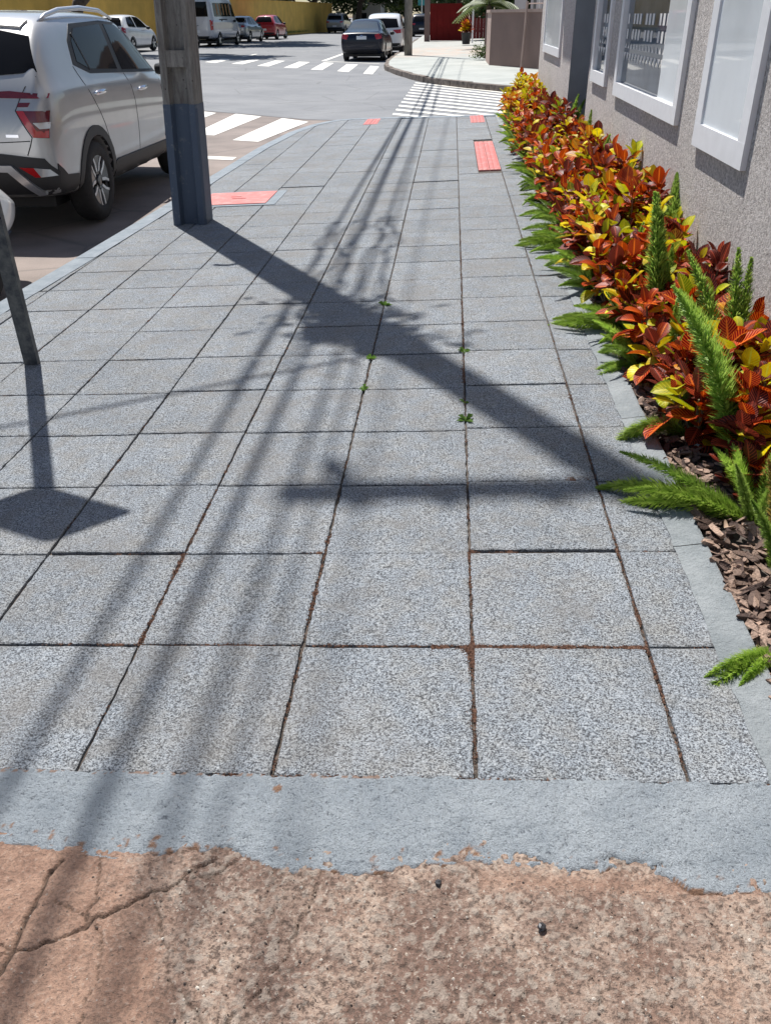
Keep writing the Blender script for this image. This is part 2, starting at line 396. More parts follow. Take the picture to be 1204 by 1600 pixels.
stripe(zw, [(-7.6, 11.35), (-7.6, 11.05), (-2.94, 10.5), (-2.94, 10.76)])
zf = empty('zebra_crossing', (0, 0, 0)); zf['kind'] = 'structure'
for p in [[(-3.93, 30.41), (-3.51, 30.05), (-3.66, 34.85), (-4.12, 35.1)], [(-4.93, 31.13), (-4.51, 30.94), (-4.7, 35.81), (-5.14, 36.08)], [(-6.03, 32.08), (-5.54, 31.89), (-5.7, 36.2), (-6.18, 36.47)],
          [(-7.19, 33.09), (-6.7, 32.77), (-6.82, 36.97), (-7.27, 37.12)], [(-8.42, 34.28), (-7.91, 34.05), (-7.96, 37.64), (-8.38, 37.4)], [(-9.67, 35.2), (-9.11, 34.71), (-9.16, 37.9), (-9.71, 38.1)], [(-10.9, 36.3), (-10.3, 35.8), (-10.4, 39), (-11, 39.3)], [(-2.95, 29.25), (-2.62, 28.9), (-2.76, 33.58), (-3.13, 34.08)]]: stripe(zf, p)
lm = empty('lane_markings', (0, 0, 0)); lm['kind'] = 'structure'
stripe(lm, [(-9.3, 40), (-9.15, 39.9), (-9.15, 43), (-9.3, 43.1)]); stripe(lm, [(-5.4, 37.2), (-5.22, 37.1), (-5.22, 58), (-5.4, 58)]); stripe(lm, [(-5.2, 36.9), (-2.9, 35.5), (-2.9, 35.7), (-5.2, 37.15)])
zs = empty('zebra_crossing', (0, 0, 0)); zs['kind'] = 'structure'
for k in range(12):
    yl = 15.1 + .82 * k; yr = 13.2 + .52 * k + .1
    # each bar leans with the skewed side street
    L = lambda x: yl + (x + 1.15) * (-1.18 - .07 * k)
    x1 = 1.3
    stripe(zs, [(-1.17 + .009 * k, L(-1.16) - .16), (x1, L(x1) - .13), (x1, L(x1) + .13), (-1.17 + .009 * k, L(-1.16) + .16)], .005)

# ------------------------------------------------------------------ near sidewalk
CURB = [(-2.90, -3), (-2.86, .8), (-2.807, 3.68), (-2.758, 4.55), (-2.711, 5.76), (-2.677, 6.83), (-2.647, 8.56), (-2.592, 10.41), (-2.457, 12.07), (-2.26, 12.99), (-1.985, 13.50), (-1.58, 13.66), (-.945, 13.52), (-.128, 13.30), (.66, 13.2), (1.3, 13.15)]
def offset_line(pts, d):
    out = []
    for i, p in enumerate(pts):
        a = Vector(pts[max(i - 1, 0)]); b = Vector(pts[min(i + 1, len(pts) - 1)]); t = (b - a).normalized(); n = Vector((t.y, -t.x)); out.append((p[0] + n.x * d, p[1] + n.y * d))
    return out
INNER = offset_line(CURB, .16)
sw = MB()
poly = [(x, y) for x, y in INNER if y > -2] ; poly = [(-2.70, 0)] + [p for p in poly if p[1] > .1] + [(1.3, 0)]
bmx = bmesh.new(); vs = [bmx.verts.new((x, y, pave(x) - .012)) for x, y in poly]; vb = [bmx.verts.new((x, y, pave(x) - .3)) for x, y in poly]
bmx.faces.new(vs[::-1]); n_ = len(vs)
for i in range(n_): bmx.faces.new((vs[i], vs[(i + 1) % n_], vb[(i + 1) % n_], vb[i]))
bmesh.ops.recalc_face_normals(bmx, faces=bmx.faces); me = bpy.data.meshes.new('sidewalk'); bmx.to_mesh(me); bmx.free(); me.materials.append(T_JOINT)
sidewalk = link('sidewalk', me); sidewalk['kind'] = 'structure'

def clip(poly, a, b):      # keep the side to the right of a->b
    a = Vector(a); b = Vector(b); t = b - a; out = []
    s_ = lambda p: t.x * (p[1] - a.y) - t.y * (p[0] - a.x)
    for i in range(len(poly)):
        p, q = poly[i], poly[(i + 1) % len(poly)]; sp, sq = s_(p), s_(q)
        if sp <= 0: out.append(p)
        if sp * sq < 0:
            k = sp / (sp - sq); out.append((p[0] + (q[0] - p[0]) * k, p[1] + (q[1] - p[1]) * k))
    return out
def area(p): return abs(sum(p[i][0] * p[(i + 1) % len(p)][1] - p[(i + 1) % len(p)][0] * p[i][1] for i in range(len(p)))) / 2
TS = .43
def slab(name, poly, mat, parent, zt=0.0, bev=.006, jit=.0012, loc=(0, 0), thick=.03, fn=pave, seg=.05):
    poly = ccw(poly); ring = []
    for i in range(len(poly)):
        p, q = Vector(poly[i]), Vector(poly[(i + 1) % len(poly)]); L = (q - p).length; n = max(1, int(L / seg))
        for k in range(n):
            c = p.lerp(q, k / n); ring.append((c.x + random.uniform(-jit, jit), c.y + random.uniform(-jit, jit)))
    cx = sum(p[0] for p in ring) / len(ring); cy = sum(p[1] for p in ring) / len(ring)
    n = len(ring); vs = []
    for s_, dz in ((0, -thick), (0, -.4 * bev), (1, 0)):
        for x, y in ring:
            dx, dy = cx - x, cy - y; L = math.hypot(dx, dy) or 1; x2 = x + dx / L * bev * s_; y2 = y + dy / L * bev * s_
            vs.append((x2, y2, dz + zt))
    vs.append((cx, cy, zt + .0005)); fs = []
    for r_ in range(2):
        for i in range(n): fs.append((r_ * n + i, r_ * n + (i + 1) % n, (r_ + 1) * n + (i + 1) % n, (r_ + 1) * n + i))
    fs += [(2 * n + i, 2 * n + (i + 1) % n, 3 * n) for i in range(n)]
    mb = MB(); mb.v = vs; mb.f = fs; mb.m = [0] * len(fs); return mb.mesh(name, mat)
g = .0044
base_poly = [(g, g), (TS - g, g), (TS - g, TS - g), (g, TS - g)]
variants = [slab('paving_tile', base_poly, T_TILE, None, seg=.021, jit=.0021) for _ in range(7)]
edge_line = .597
HOLES = [(.203, 7.87, .43, 10.06), (.20, 12.2, .41, 13.16), (-1.41, 12.62, -1.19, 13.4)]
ntile = 0
for i in range(-7, 2):
    coff = [0, .0, .006, -.004, .008, 0, -.01, .012, .0][i + 7]
    for j in range(0, 32):
        x0, y0 = i * TS, j * TS + (coff * (1 if j > 1 else 0)) + (0 if j < 17 else (.05 * ((i * 7) % 3 - 1)))
        p = [(x0 + g, y0 + g), (x0 + TS - g, y0 + g), (x0 + TS - g, y0 + TS - g), (x0 + g, y0 + TS - g)]
        whole = True
        if x0 + TS > edge_line: p = [(min(x, edge_line), y) for x, y in p]; whole = False
        pi = p
        for a, b in zip(INNER[:-1], INNER[1:]):
            if b[1] < y0 - 1 or a[1] > y0 + 2 and i > -7: pass
            if (min(a[0], b[0]) - .6 < x0 + TS) and (a[1] < y0 + TS + .6) and (b[1] > y0 - .6 or a[0] > -2.4):
                q = clip(pi, a, b)
                if len(q) != len(pi) or any((abs(u[0] - v_[0]) + abs(u[1] - v_[1])) > 1e-6 for u, v_ in zip(q, pi)): whole = False
                pi = q
                if len(pi) < 3: break
        if len(pi) < 3 or area(pi) < .003: continue
        for hx0, hy0, hx1, hy1 in HOLES[:1]:       # tiles stop at the tactile strip
            if x0 < hx1 and x0 + TS > hx0 and y0 < hy1 - .05 and y0 + TS > hy0 + .05 and i == 0:
                pi = [(min(x, hx0 - .004), y) for x, y in pi]; whole = False
        dz = random.uniform(-.0018, .0018)
        if whole: o = link('paving_tile', random.choice(variants), sidewalk)
        else:
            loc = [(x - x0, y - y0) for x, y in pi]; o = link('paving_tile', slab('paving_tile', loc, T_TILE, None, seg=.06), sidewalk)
        o.location = (x0, y0, pave(x0) + dz)
        o.rotation_euler = (random.uniform(-.0025, .0025), -math.atan(SLOPE) + random.uniform(-.002, .002), random.uniform(-.003, .003))
        ntile += 1
# tactile strips (red relief blocks)
def tactile(hx0, hy0, hx1, hy1, rows, cols):
    for a in range(rows):
        for b in range(cols):
            u0 = hx0 + (hx1 - hx0) * b / cols; v0 = hy0 + (hy1 - hy0) * a / rows; uw = (hx1 - hx0) / cols; vw = (hy1 - hy0) / rows
            mb = MB(); mb.box((.003, .003, -.03), (uw - .003, vw - .003, .001))
            for k in range(2):
                for l_ in range(2): mb.lathe([(.022, .001), (.016, .005), (0.0005, .006)], 8, M=Matrix.Translation((uw * (.27 + .46 * k), vw * (.27 + .46 * l_), 0)))
            o = mb.build('tactile_tile', T_REDP, sidewalk, loc=(u0, v0, pave(u0) + .002), rot=(0, -math.atan(SLOPE), 0))
tactile(*HOLES[0], 18, 2)
for h in HOLES[1:]: 
    tactile(h[0], h[1], h[2], h[3], 7, 2)
    
# red service cover with its pale rim
rc = empty('service_cover', (-2.02, 6.82, pave(-2.02)), 0, 'red painted rectangular service cover set in the paving behind the utility pole', 'service cover'); rc.rotation_euler = (0, -math.atan(SLOPE), 0)
MB().box((-.36, -.36, -.03), (.40, .34, .004)).build('rim', T_CURB, rc)
mb = MB().box((-.32, -.30, -.02), (.31, .29, .010)); mb.box((-.05, -.05, .010), (.08, -.035, .014)); mb.box((-.08, .04, .010), (.02, .052, .014)); mb.build('lid', T_REDP, rc)

# curb stones, one by one
def along(pts, s_):
    for a, b in zip(pts[:-1], pts[1:]):
        L = math.dist(a, b)
        if s_ <= L: k = s_ / L; return (a[0] + (b[0] - a[0]) * k, a[1] + (b[1] - a[1]) * k)
        s_ -= L
    return pts[-1]
tot = sum(math.dist(a, b) for a, b in zip(CURB[:-1], CURB[1:])); toti = sum(math.dist(a, b) for a, b in zip(INNER[:-1], INNER[1:]))
kerb = empty('curb', (0, 0, 0)); kerb['kind'] = 'structure'
step = .92; k = 0; s0 = 2.2
while s0 < tot - .3:
    s1 = min(s0 + step, tot); n = 4; O = [along(CURB, s0 + .004 + (s1 - s0 - .008) * q / n) for q in range(n + 1)]
    # inner point: nearest perpendicular via same index fraction
    I = []
    for q in range(n + 1):
        p = O[q]; p2 = along(CURB, s0 + (s1 - s0) * q / n + .02); t = Vector((p2[0] - p[0], p2[1] - p[1]))
        if t.length < 1e-5: t = Vector((1, 0))
        t.normalize(); I.append((p[0] + t.y * .155, p[1] - t.x * .155))
    vs = []; fs = []
    for q in range(n + 1):
        for (x, y), zz in ((O[q], -.35), (O[q], -.012), ((O[q][0] * .93 + I[q][0] * .07, O[q][1] * .93 + I[q][1] * .07), .001), (I[q], .001), (I[q], -.1)): vs.append((x, y, pave(x) + zz))
    for q in range(n):
        for c_ in range(4): a = q * 5 + c_; fs.append((a, a + 1, a + 6, a + 5))
    fs += [(4, 3, 2, 1, 0), tuple(n * 5 + c_ for c_ in range(5))]
    o = MB(); o.v = vs; o.f = fs; o.m = [0] * len(fs); bm_ = bmesh.new(); me = o.mesh('curb_stone', T_CURB); bm_.from_mesh(me); bmesh.ops.recalc_face_normals(bm_, faces=bm_.faces); bm_.to_mesh(me); bm_.free()
    link('curb_stone', me, kerb, loc=(0, 0, random.uniform(-.001, .002))); s0 += step

# bed edging: a sloped cement fillet cast in lengths
xs = np.linspace(0, 1, 12)
edg = empty('bed_edging', (0, 0, 0)); edg['kind'] = 'structure'
for k in range(15):
    y0 = -.02 + k * .9; ys = np.linspace(y0 + .002, y0 + .898, 60); U, Y = np.meshgrid(xs, ys, indexing='ij')
    far = np.clip((Y - 3) / 9, 0, 1); wdt = .105 - .03 * far
    X = .590 + (vnoise(Y, Y * 0, .04, 12) - .5) * .007 * (1 - U) + U * (wdt + .009) + (vnoise(Y, Y * 0, .22, 5) - .5) * .012 * U + (vnoise(Y, Y * 0, .05, 9) - .5) * .005 * (U > .8)
    Z = X * SLOPE + .003 + .013 * U - .05 * np.clip((U - .85) / .15, 0, 1) + (fbm(X, Y, .03, 3, 3) - .5) * .006
    v = np.stack([X, Y, Z], -1).reshape(-1, 3); i_ = np.arange(X.size).reshape(X.shape)
    q = np.stack([i_[:-1, :-1], i_[1:, :-1], i_[1:, 1:], i_[:-1, 1:]], -1).reshape(-1, 4)
    me = bpy.data.meshes.new('edging_length'); me.from_pydata(v.tolist(), [], q.tolist()); me.materials.append(T_EDGE); me.shade_smooth(); link('edging_length', me, edg)

# front painted apron + old broken driveway (height fields)
RAG = [(-1.5, -.19), (-.94, -.188), (-.831, -.196), (-.812, -.21), (-.696, -.216), (-.597, -.205), (-.526, -.187), (-.478, -.175), (-.446, -.205), (-.394, -.221), (-.295, -.232), (-.24, -.237), (-.175, -.224), (-.08, -.206), (.014, -.205), (.085, -.206), (.13, -.222), (.175, -.234), (.248, -.205), (.339, -.211), (.376, -.243), (.512, -.25), (.7, -.25), (1.3, -.25)]
xs = np.arange(-1.3, .95, .0045); ys = np.arange(-.30, .02, .0045); X, Y = np.meshgrid(xs, ys, indexing='ij')
e = np.interp(X, [p[0] for p in RAG], [p[1] for p in RAG]) + (fbm(X, Y, .035, 4, 11) - .5) * .028
m = Y - e; peel = ((fbm(X, Y, .03, 3, 21) > .50) & (X > .06) & (X < .36) & (m < .028)); inside = np.clip(m / .004, 0, 1); inside[peel] = 0
Z = X * SLOPE + .004 + (fbm(X, Y, .05, 4, 2) - .5) * .008 + (vnoise(X, Y, .009, 8) - .5) * .0022
ridge = np.exp(-((Y + .20 + .012 * np.sin(X * 9)) / .006) ** 2) * (np.abs(X + .2) < .6); Z -= ridge * .0025
Z -= .03 * np.clip((Y - (.003 + (fbm(X, Y * 0, .035, 4, 88) - .5) * .022)) / .004, 0, 1)
Z += -.0065 * np.exp(-np.clip(m, 0, 1) / .035) - .0035 * np.clip((vnoise(X, Y, .010, 14) - .80) * 8, 0, 1) - .003 * np.clip((vnoise(X, Y, .021, 15) - .84) * 9, 0, 1)
hair = np.exp(-((X - .03 * fbm(X, Y, .05, 3, 17) - (-.40 - (Y + .05) * .25)) / .0016) ** 2) + np.exp(-((Y + .185 + .03 * (fbm(X, Y, .09, 3, 18) - .5)) / .0018) ** 2) * (fbm(X, Y, .2, 2, 19) > .5); Z -= .003 * np.clip(hair, 0, 1)
Z = Z - (1 - inside) * .012
chip = np.clip((fbm(X, Y, .018, 3, 31) - .70) * 12, 0, 1) * (m < .05) + ((X + .41) ** 2 + (Y + .035) ** 2 < .010 ** 2) + ((np.abs(m) < .006) & (fbm(X, Y, .04, 2, 5) > .45))
chip = np.clip(chip + (Y > -.006) * (X < -.2) * (vnoise(X, Y, .008, 3) > .6) * .8, 0, 1)
o = grid_mesh('concrete_apron', xs, ys, Z, T_STRIP, {'chip': chip}); o['kind'] = 'structure'
MB().box((-2.74, -.20, -.4), (-1.3, 0, .003)).build('concrete_apron', T_CURB).__setitem__('kind', 'structure')
bpy.data.objects[-1] if False else None
xs = np.arange(-1.35, 1.0, .0036); ys = np.arange(-.85, -.14, .0036); X, Y = np.meshgrid(xs, ys, indexing='ij')
Z = X * SLOPE - .006 + (fbm(X, Y, .12, 5, 40) - .5) * .014 + (fbm(X, Y, .012, 2, 44) - .5) * .003
CR = [([(-.80, -.21), (-.817, -.245), (-.814, -.322), (-.811, -.402), (-.83, -.50), (-.86, -.6)], .006, 1), ([(-.723, -.215), (-.704, -.292), (-.71, -.325), (-.698, -.339)], .003, .7), ([(-.811, -.402), (-.733, -.371), (-.687, -.339), (-.63, -.296), (-.578, -.268), (-.53, -.219), (-.50, -.20)], .004, 1),
      ([(-.786, -.302), (-.74, -.318), (-.698, -.339)], .0025, .7), ([(-.687, -.339), (-.666, -.378), (-.646, -.446), (-.66, -.56)], .0025, .5), ([(-.30, -.25), (-.312, -.317), (-.337, -.401), (-.353, -.434), (-.403, -.499), (-.43, -.58)], .002, .7),
      ([(-.60, -.29), (-.572, -.326), (-.521, -.441), (-.444, -.506), (-.40, -.58)], .0022, .6), ([(-.842, -.391), (-.811, -.402)], .003, .8), ([(-.46, -.20), (-.49, -.23), (-.55, -.25)], .003, .8), ([(-.95, -.44), (-.811, -.402)], .003, .7)]
wx = X + (fbm(X, Y, .03, 3, 61) - .5) * .022; wy = Y + (fbm(X, Y, .03, 3, 71) - .5) * .022
crack = np.zeros_like(X)
wvar = fbm(X, Y, .04, 2, 66)
for pl, wd_, st in CR:
    for a, b in zip(pl[:-1], pl[1:]):
        ax, ay = a; dx, dy = b[0] - ax, b[1] - ay; t_ = np.clip(((wx - ax) * dx + (wy - ay) * dy) / (dx * dx + dy * dy), 0, 1)
        d = np.hypot(wx - ax - t_ * dx, wy - ay - t_ * dy); wd = wd_ * .55 * (.6 + .9 * wvar); crack = np.maximum(crack, st * np.exp(-(d / wd) ** 2))
sm = 1 / (1 + np.exp((X + .60 + (fbm(X, Y, .15, 3, 55) - .5) * .25 + (Y + .35) * .4 + (fbm(X, Y, .03, 3, 56) - .5) * .12) / .035))
band = np.clip(1 - (np.abs(Y + .235) / .035), 0, 1) * (X > .0) * (X < .5) + np.clip((X - .2) / .2, 0, 1) * np.clip((-.26 - Y) / .08, 0, 1) * np.clip((fbm(X, Y, .13, 5, 91) - .42) * 5, 0, 1) * .75
zone = np.clip(sm + band * .8, 0, 1)
peb = np.zeros_like(X); hz = np.zeros_like(X)
for _ in range(11000):
    px_, py_ = random.uniform(-1.3, .95), random.uniform(-.84, -.15); ra = random.uniform(.0045, .0105) * (1.25 if random.random() < .1 else 1); an = random.uniform(0, 3.14); as_ = random.uniform(.5, .95)
    i0 = int((px_ + 1.35) / .0036); j0 = int((py_ + .85) / .0036); sl_ = (slice(max(i0 - 4, 0), i0 + 5), slice(max(j0 - 4, 0), j0 + 5))
    dx = X[sl_] - px_; dy = Y[sl_] - py_; u = (dx * math.cos(an) + dy * math.sin(an)) / ra; v = (-dx * math.sin(an) + dy * math.cos(an)) / (ra * as_); d2 = u * u + v * v
    hh = np.clip((1 - d2) * 2.2, 0, 1) * random.uniform(.0012, .0042); k_ = 1 - zone[sl_] * .9
    hz[sl_] = np.maximum(hz[sl_], hh * k_); peb[sl_] = np.maximum(peb[sl_], (d2 < .9) * random.uniform(.0, 1) * k_)
Z += hz - crack * .010 + sm * .003
o = grid_mesh('driveway', xs, ys, Z, T_DRIVE, {'zone': zone, 'peb': peb, 'crack': np.clip(crack * 1.1, 0, 1)}); o['kind'] = 'structure'
def drv(x, y): return SLOPE * x - .014
for nm, xr, yr in (('driveway', (-2.9, -1.35), (-3, -.19)), ('driveway', (-1.35, 1.0), (-3, -.84)), ('driveway', (1.0, 1.3), (-3, 0.0))):
    xs_ = np.linspace(xr[0] - .01, xr[1] + .01, 8); ys_ = np.linspace(*yr, 8); Xc, Yc = np.meshgrid(xs_, ys_, indexing='ij'); o = grid_mesh(nm, xs_, ys_, Xc * SLOPE - .014, T_DRIVE, {'zone': Xc * 0, 'peb': Xc * 0, 'crack': Xc * 0}); o['kind'] = 'structure'
nv = []; nf = []; tn = []
for _ in range(7000):
    x = random.uniform(-1.2, .95); y = random.uniform(-.80, -.23); s_ = random.choice((.0012, .0016, .0022, .003)) * random.uniform(.8, 1.3); i_ = min(max(int((x + 1.35) / .0036), 0), Z.shape[0] - 1); j_ = min(max(int((y + .85) / .0036), 0), Z.shape[1] - 1); z = float(Z[i_, j_]); b = len(nv); a0 = random.uniform(0, 6)
    if zone[i_, j_] > .6 and random.random() < .75: continue
    n_ = 5
    for q in range(n_): nv.append((x + s_ * random.uniform(.7, 1.2) * math.cos(a0 + q * 1.2566), y + s_ * random.uniform(.7, 1.2) * math.sin(a0 + q * 1.2566), z - .0005))
    nv.append((x + random.uniform(-.3, .3) * s_, y + random.uniform(-.3, .3) * s_, z + s_ * random.uniform(.5, .9))); nf += [(b + q, b + (q + 1) % n_, b + n_) for q in range(n_)]; tn += [random.random()] * (n_ + 1)
me = bpy.data.meshes.new('loose_grit'); me.from_pydata(nv, [], nf); at = me.attributes.new('tone', 'FLOAT', 'POINT'); at.data.foreach_set('value', np.array(tn, np.float32))
T_GRIT = NT('grit'); T_GRIT.base(T_GRIT.ramp(T_GRIT.new('ShaderNodeAttribute', attribute_name='tone').outputs['Fac'], [(.0, (.07, .055, .048)), (.45, (.22, .16, .125)), (.8, (.36, .30, .25)), (1, (.55, .50, .44))])); T_GRIT.set(Roughness=.85); me.materials.append(T_GRIT.m); link('loose_grit', me)['kind'] = 'stuff'
# loose pebbles
for (x, y, s_, lb) in ((-.075, -.245, .007, 'small dark pebble lying on the old concrete, left one of the pair'), (.105, -.325, .008, 'small dark pebble lying on the old concrete, nearer one of the pair')):
    me = MB().lathe([(.001, -.5), (.7, -.35), (1, .1), (.75, .55), (.001, .8)], 7).mesh('pebble', T_DARKM)
    for v in me.vertices: v.co *= random.uniform(.8, 1.15)
    o = link('pebble', me, None, (x, y, SLOPE * x + .001), (0, 0, random.random() * 6), s_); tag(o, lb, 'pebble', 'loose pebbles')

# debris in the joints
mb = MB()
def crumb(x, y, s_, z=None):
    z = pave(x) - .003 if z is None else z
    a = random.uniform(0, 6.28); b = random.uniform(.35, 1)
    ca, sa = math.cos(a) * s_, math.sin(a) * s_
    mb.add([(x + ca, y + sa, z + random.uniform(0, .002)), (x - sa * b * .5, y + ca * b * .5, z), (x - ca, y - sa, z + random.uniform(0, .002)), (x + sa * b * .5, y - ca * b * .5, z), (x, y, z + s_ * .6)], [(0, 1, 4), (1, 2, 4), (2, 3, 4), (3, 0, 4)])
def seam(x0, y0, x1, y1, n, w_, s_=.004):
    cl_ = [random.random() for _ in range(max(2, int(math.hypot(x1 - x0, y1 - y0) / .07)))]; cw = [random.uniform(.25, 1.5) for _ in cl_]
    for _ in range(n):
        if random.random() < .72: ci = random.randrange(len(cl_)); k = min(1, max(0, random.gauss(cl_[ci], .035 * cw[ci]))); o_ = random.gauss(0, w_ * cw[ci])
        else: k = random.random(); o_ = random.gauss(0, w_ * .5)
        L = math.hypot(x1 - x0, y1 - y0); nx_, ny_ = -(y1 - y0) / L, (x1 - x0) / L
        crumb(x0 + (x1 - x0) * k + nx_ * o_, y0 + (y1 - y0) * k + ny_ * o_, random.uniform(.5, 1.4) * s_)
seam(-.10, .43, .43, .43, 2000, .008); seam(.16, .435, .32, .43, 500, .010); seam(-.03, .415, .04, .43, 250, .014); seam(-.6, .43, -.1, .43, 380, .003); seam(-1.0, .43, -.6, .43, 260, .004)
seam(0, .0, 0, .86, 800, .005); seam(0, .35, 0, .43, 220, .010); seam(.43, 0, .43, .86, 420, .004); seam(.40, .50, .45, .60, 260, .010); seam(.43, .86, .43, 2.2, 300, .003); seam(.42, .90, .44, .83, 160, .009)
seam(-.86, .86, -.86, .43, 420, .006); seam(-.86, 1.29, -.86, .86, 220, .005); seam(-.43, .55, -.43, .68, 220, .008); seam(-.43, .0, -.43, .9, 250, .003); seam(-.43, .90, -.42, 1.0, 160, .008)
seam(0, 2.2, 0, 3.4, 700, .006); seam(0, 3.5, 0, 5.2, 420, .006); seam(0, .86, .14, .86, 180, .007); seam(-.5, .86, -.38, .86, 100, .006); seam(-1.0, 0, .6, 0, 500, .005, .005); seam(-.15, 1.29, .05, 1.29, 160, .006); seam(.32, 1.31, .42, 1.32, 260, .012)
for i in range(-6, 2):
    for j in range(0, 12):
        if random.random() < .75: q = random.random(); seam(i * .43, (j + q * .5) * .43, i * .43, (j + q * .5 + random.uniform(.2, .5)) * .43, random.randint(10, 70), random.uniform(.002, .005), .0035)
        if random.random() < .6: q = random.random(); seam((i + q * .5) * .43, j * .43, (i + q * .5 + random.uniform(.2, .5)) * .43 if i < 1 else i * .43 + .15, j * .43, random.randint(10, 60), random.uniform(.002, .005), .0035)
mb.build('joint_debris', T_DEB)['kind'] = 'stuff'
# weeds in joints
G_WEED = m_foliage('weed_green', (.10, .20, .03), (.20, .34, .06))
for x, y, n, s_, lb in ((-.425, 3.36, 16, .045, 'tuft of small green weeds in a paving joint, farthest of the weeds'), (-.43, 2.52, 14, .035, 'dark green weed in the joint at the edge of the pole shadow'), (-.43, 2.14, 18, .035, 'small spreading weed at a tile corner left of the middle joint'), (.0, 2.58, 14, .035, 'low yellowish weed across the middle joint'), (.0, 1.80, 14, .045, 'dark green weed in the middle joint inside the pole shadow'), (.0, 1.98, 9, .03, 'sparse weed sprig in the middle joint just beyond the dark green one')):
    mb = MB()
    for _ in range(n):
        a = random.uniform(0, 6.28); L = s_ * random.uniform(.4, 1); h = random.uniform(.2, .7) * L; w_ = L * .22; dx, dy = math.cos(a), math.sin(a)
        mb.add([(0, 0, 0), (dx * L * .5 - dy * w_, dy * L * .5 + dx * w_, h), (dx * L, dy * L, h * .7), (dx * L * .5 + dy * w_, dy * L * .5 - dx * w_, h)], [(0, 1, 2), (0, 2, 3)])
    tag(mb.build('weed', G_WEED, loc=(x, y, pave(x) - .004)), lb, 'weed', 'weeds in the paving joints')

# ------------------------------------------------------------------ far side: sidewalk, curb
FW = [(-2.7, 130), (-2.7, 60), (-2.63, 44.2), (-2.66, 39.4), (-2.60, 34.6), (-2.40, 31.2), (-1.77, 27.9), (-1.27, 25.7), (-.79, 24.0), (-.3, 22.7), (.25, 21.5), (.9, 20.3), (3, 16.6), (12, 2)]
FIN = offset_line(FW, -.14)
def fwz(x, y): return road(x, y) + .13
m_ = MB(); poly = [(x, y) for x, y in FIN] + [(12, 130)]
bmx = bmesh.new(); vs = [bmx.verts.new((x, y, fwz(min(x, 5), y))) for x, y in poly]; f_ = bmx.faces.new(vs); bmesh.ops.triangulate(bmx, faces=[f_]); bmesh.ops.recalc_face_normals(bmx, faces=bmx.faces)
me = bpy.data.meshes.new('far_sidewalk'); bmx.to_mesh(me); bmx.free(); me.materials.append(T_WALK2); link('far_sidewalk', me)['kind'] = 'structure'
fk = empty('far_curb', (0, 0, 0)); fk['kind'] = 'structure'
totf = sum(math.dist(a, b) for a, b in zip(FW[:-1], FW[1:])); s0 = 60
while s0 < totf - 8:
    s1 = s0 + 1.0; a, b = along(FW, s0), along(FW, s1 - .03); a2, b2 = along(FIN, s0 * 1.0), along(FIN, s1)
    t = Vector((b[0] - a[0], b[1] - a[1])).normalized(); nx_, ny_ = -t.y * .15, t.x * .15; j1, j2 = random.uniform(-.02, .02), random.uniform(-.015, .01)
    p4 = [(a[0] + j1, a[1]), (b[0] + j1, b[1]), (b[0] + nx_, b[1] + ny_), (a[0] + nx_, a[1] + ny_)]
    mb = MB(); vs = [(x, y, road(x, y) - .05) for x, y in p4] + [(x, y, fwz(x, y) + .004 + j2) for x, y in p4]
    mb.add(vs, [(4, 5, 6, 7), (0, 1, 5, 4), (1, 2, 6, 5), (2, 3, 7, 6), (3, 0, 4, 7)]); me = mb.mesh('curb_stone', T_CURB2); bm_ = bmesh.new(); bm_.from_mesh(me); bmesh.ops.recalc_face_normals(bm_, faces=bm_.faces); bm_.to_mesh(me); bm_.free()
    link('curb_stone', me, fk); s0 = s1
# left kerb and verge beyond the street
vg = MB(); P_ = [(-17.6, 20), (-16.6, 44), (-16.1, 60), (-14.9, 82), (-13.7, 98), (-12.2, 120)]
for a, b in zip(P_[:-1], P_[1:]):
    z0 = road(a[0]) ; vg.add([(a[0], a[1], z0 - .05), (b[0], b[1], z0 - .05), (b[0], b[1], z0 + .13), (a[0], a[1], z0 + .13), (a[0] - 9, a[1], z0 + .15), (b[0] - 9, b[1], z0 + .15)], [(0, 1, 2, 3), (3, 2, 5, 4)])
vg.build('left_sidewalk', T_WALK2)['kind'] = 'structure'

# ------------------------------------------------------------------ building on the right
bd = empty('stucco_building', (1.1, 0, 0), 0, 'grey mauve stucco building with white framed windows above the flower bed', 'building')
def facade(holes, y0, y1, z0, z1, x=0, depth=.22):
    yc = sorted({y0, y1, *[h[0] for h in holes], *[h[1] for h in holes]}); zc = sorted({z0, z1, *[h[2] for h in holes], *[h[3] for h in holes]}); mb = MB()
    for a, b in zip(yc[:-1], yc[1:]):
        for c, d in zip(zc[:-1], zc[1:]):
            if any(h[0] <= a and b <= h[1] and h[2] <= c and d <= h[3] for h in holes): continue
            mb.add([(x, a, c), (x, b, c), (x, b, d), (x, a, d)], [(3, 2, 1, 0)])
    for h in holes:
        a, b, c, d = h
        for q in ([(x, a, c), (x, b, c), (x + depth, b, c), (x + depth, a, c)], [(x, a, d), (x, b, d), (x + depth, b, d), (x + depth, a, d)], [(x, a, c), (x, a, d), (x + depth, a, d), (x + depth, a, c)], [(x, b, c), (x, b, d), (x + depth, b, d), (x + depth, b, c)]): mb.add(q, [(0, 1, 2, 3)])
    return mb
WIN = [(2.50, 3.27, .83, 2.25), (3.72, 5.68, .87, 2.25), (6.15, 6.88, .89, 2.25), (9.47, 11.38, .96, 2.25), (-.3, 1.4, .80, 2.25)]
facade([WIN[0], WIN[1], WIN[2], WIN[4]], -3, 7.15, -.35, 5.2).build('wall', T_STUC, bd)
facade([WIN[3]], 8.5, 12.02, -.35, 5.2).build('wall', T_STUC, bd)
MB().box((.0, 12.02, -.35), (8, 12.03, 5.2)).box((0, -3.01, -.35), (8, -3, 5.2)).box((.22, 0, 5.2), (8, 12.03, 5.3)).build('side_wall', T_STUC, bd)
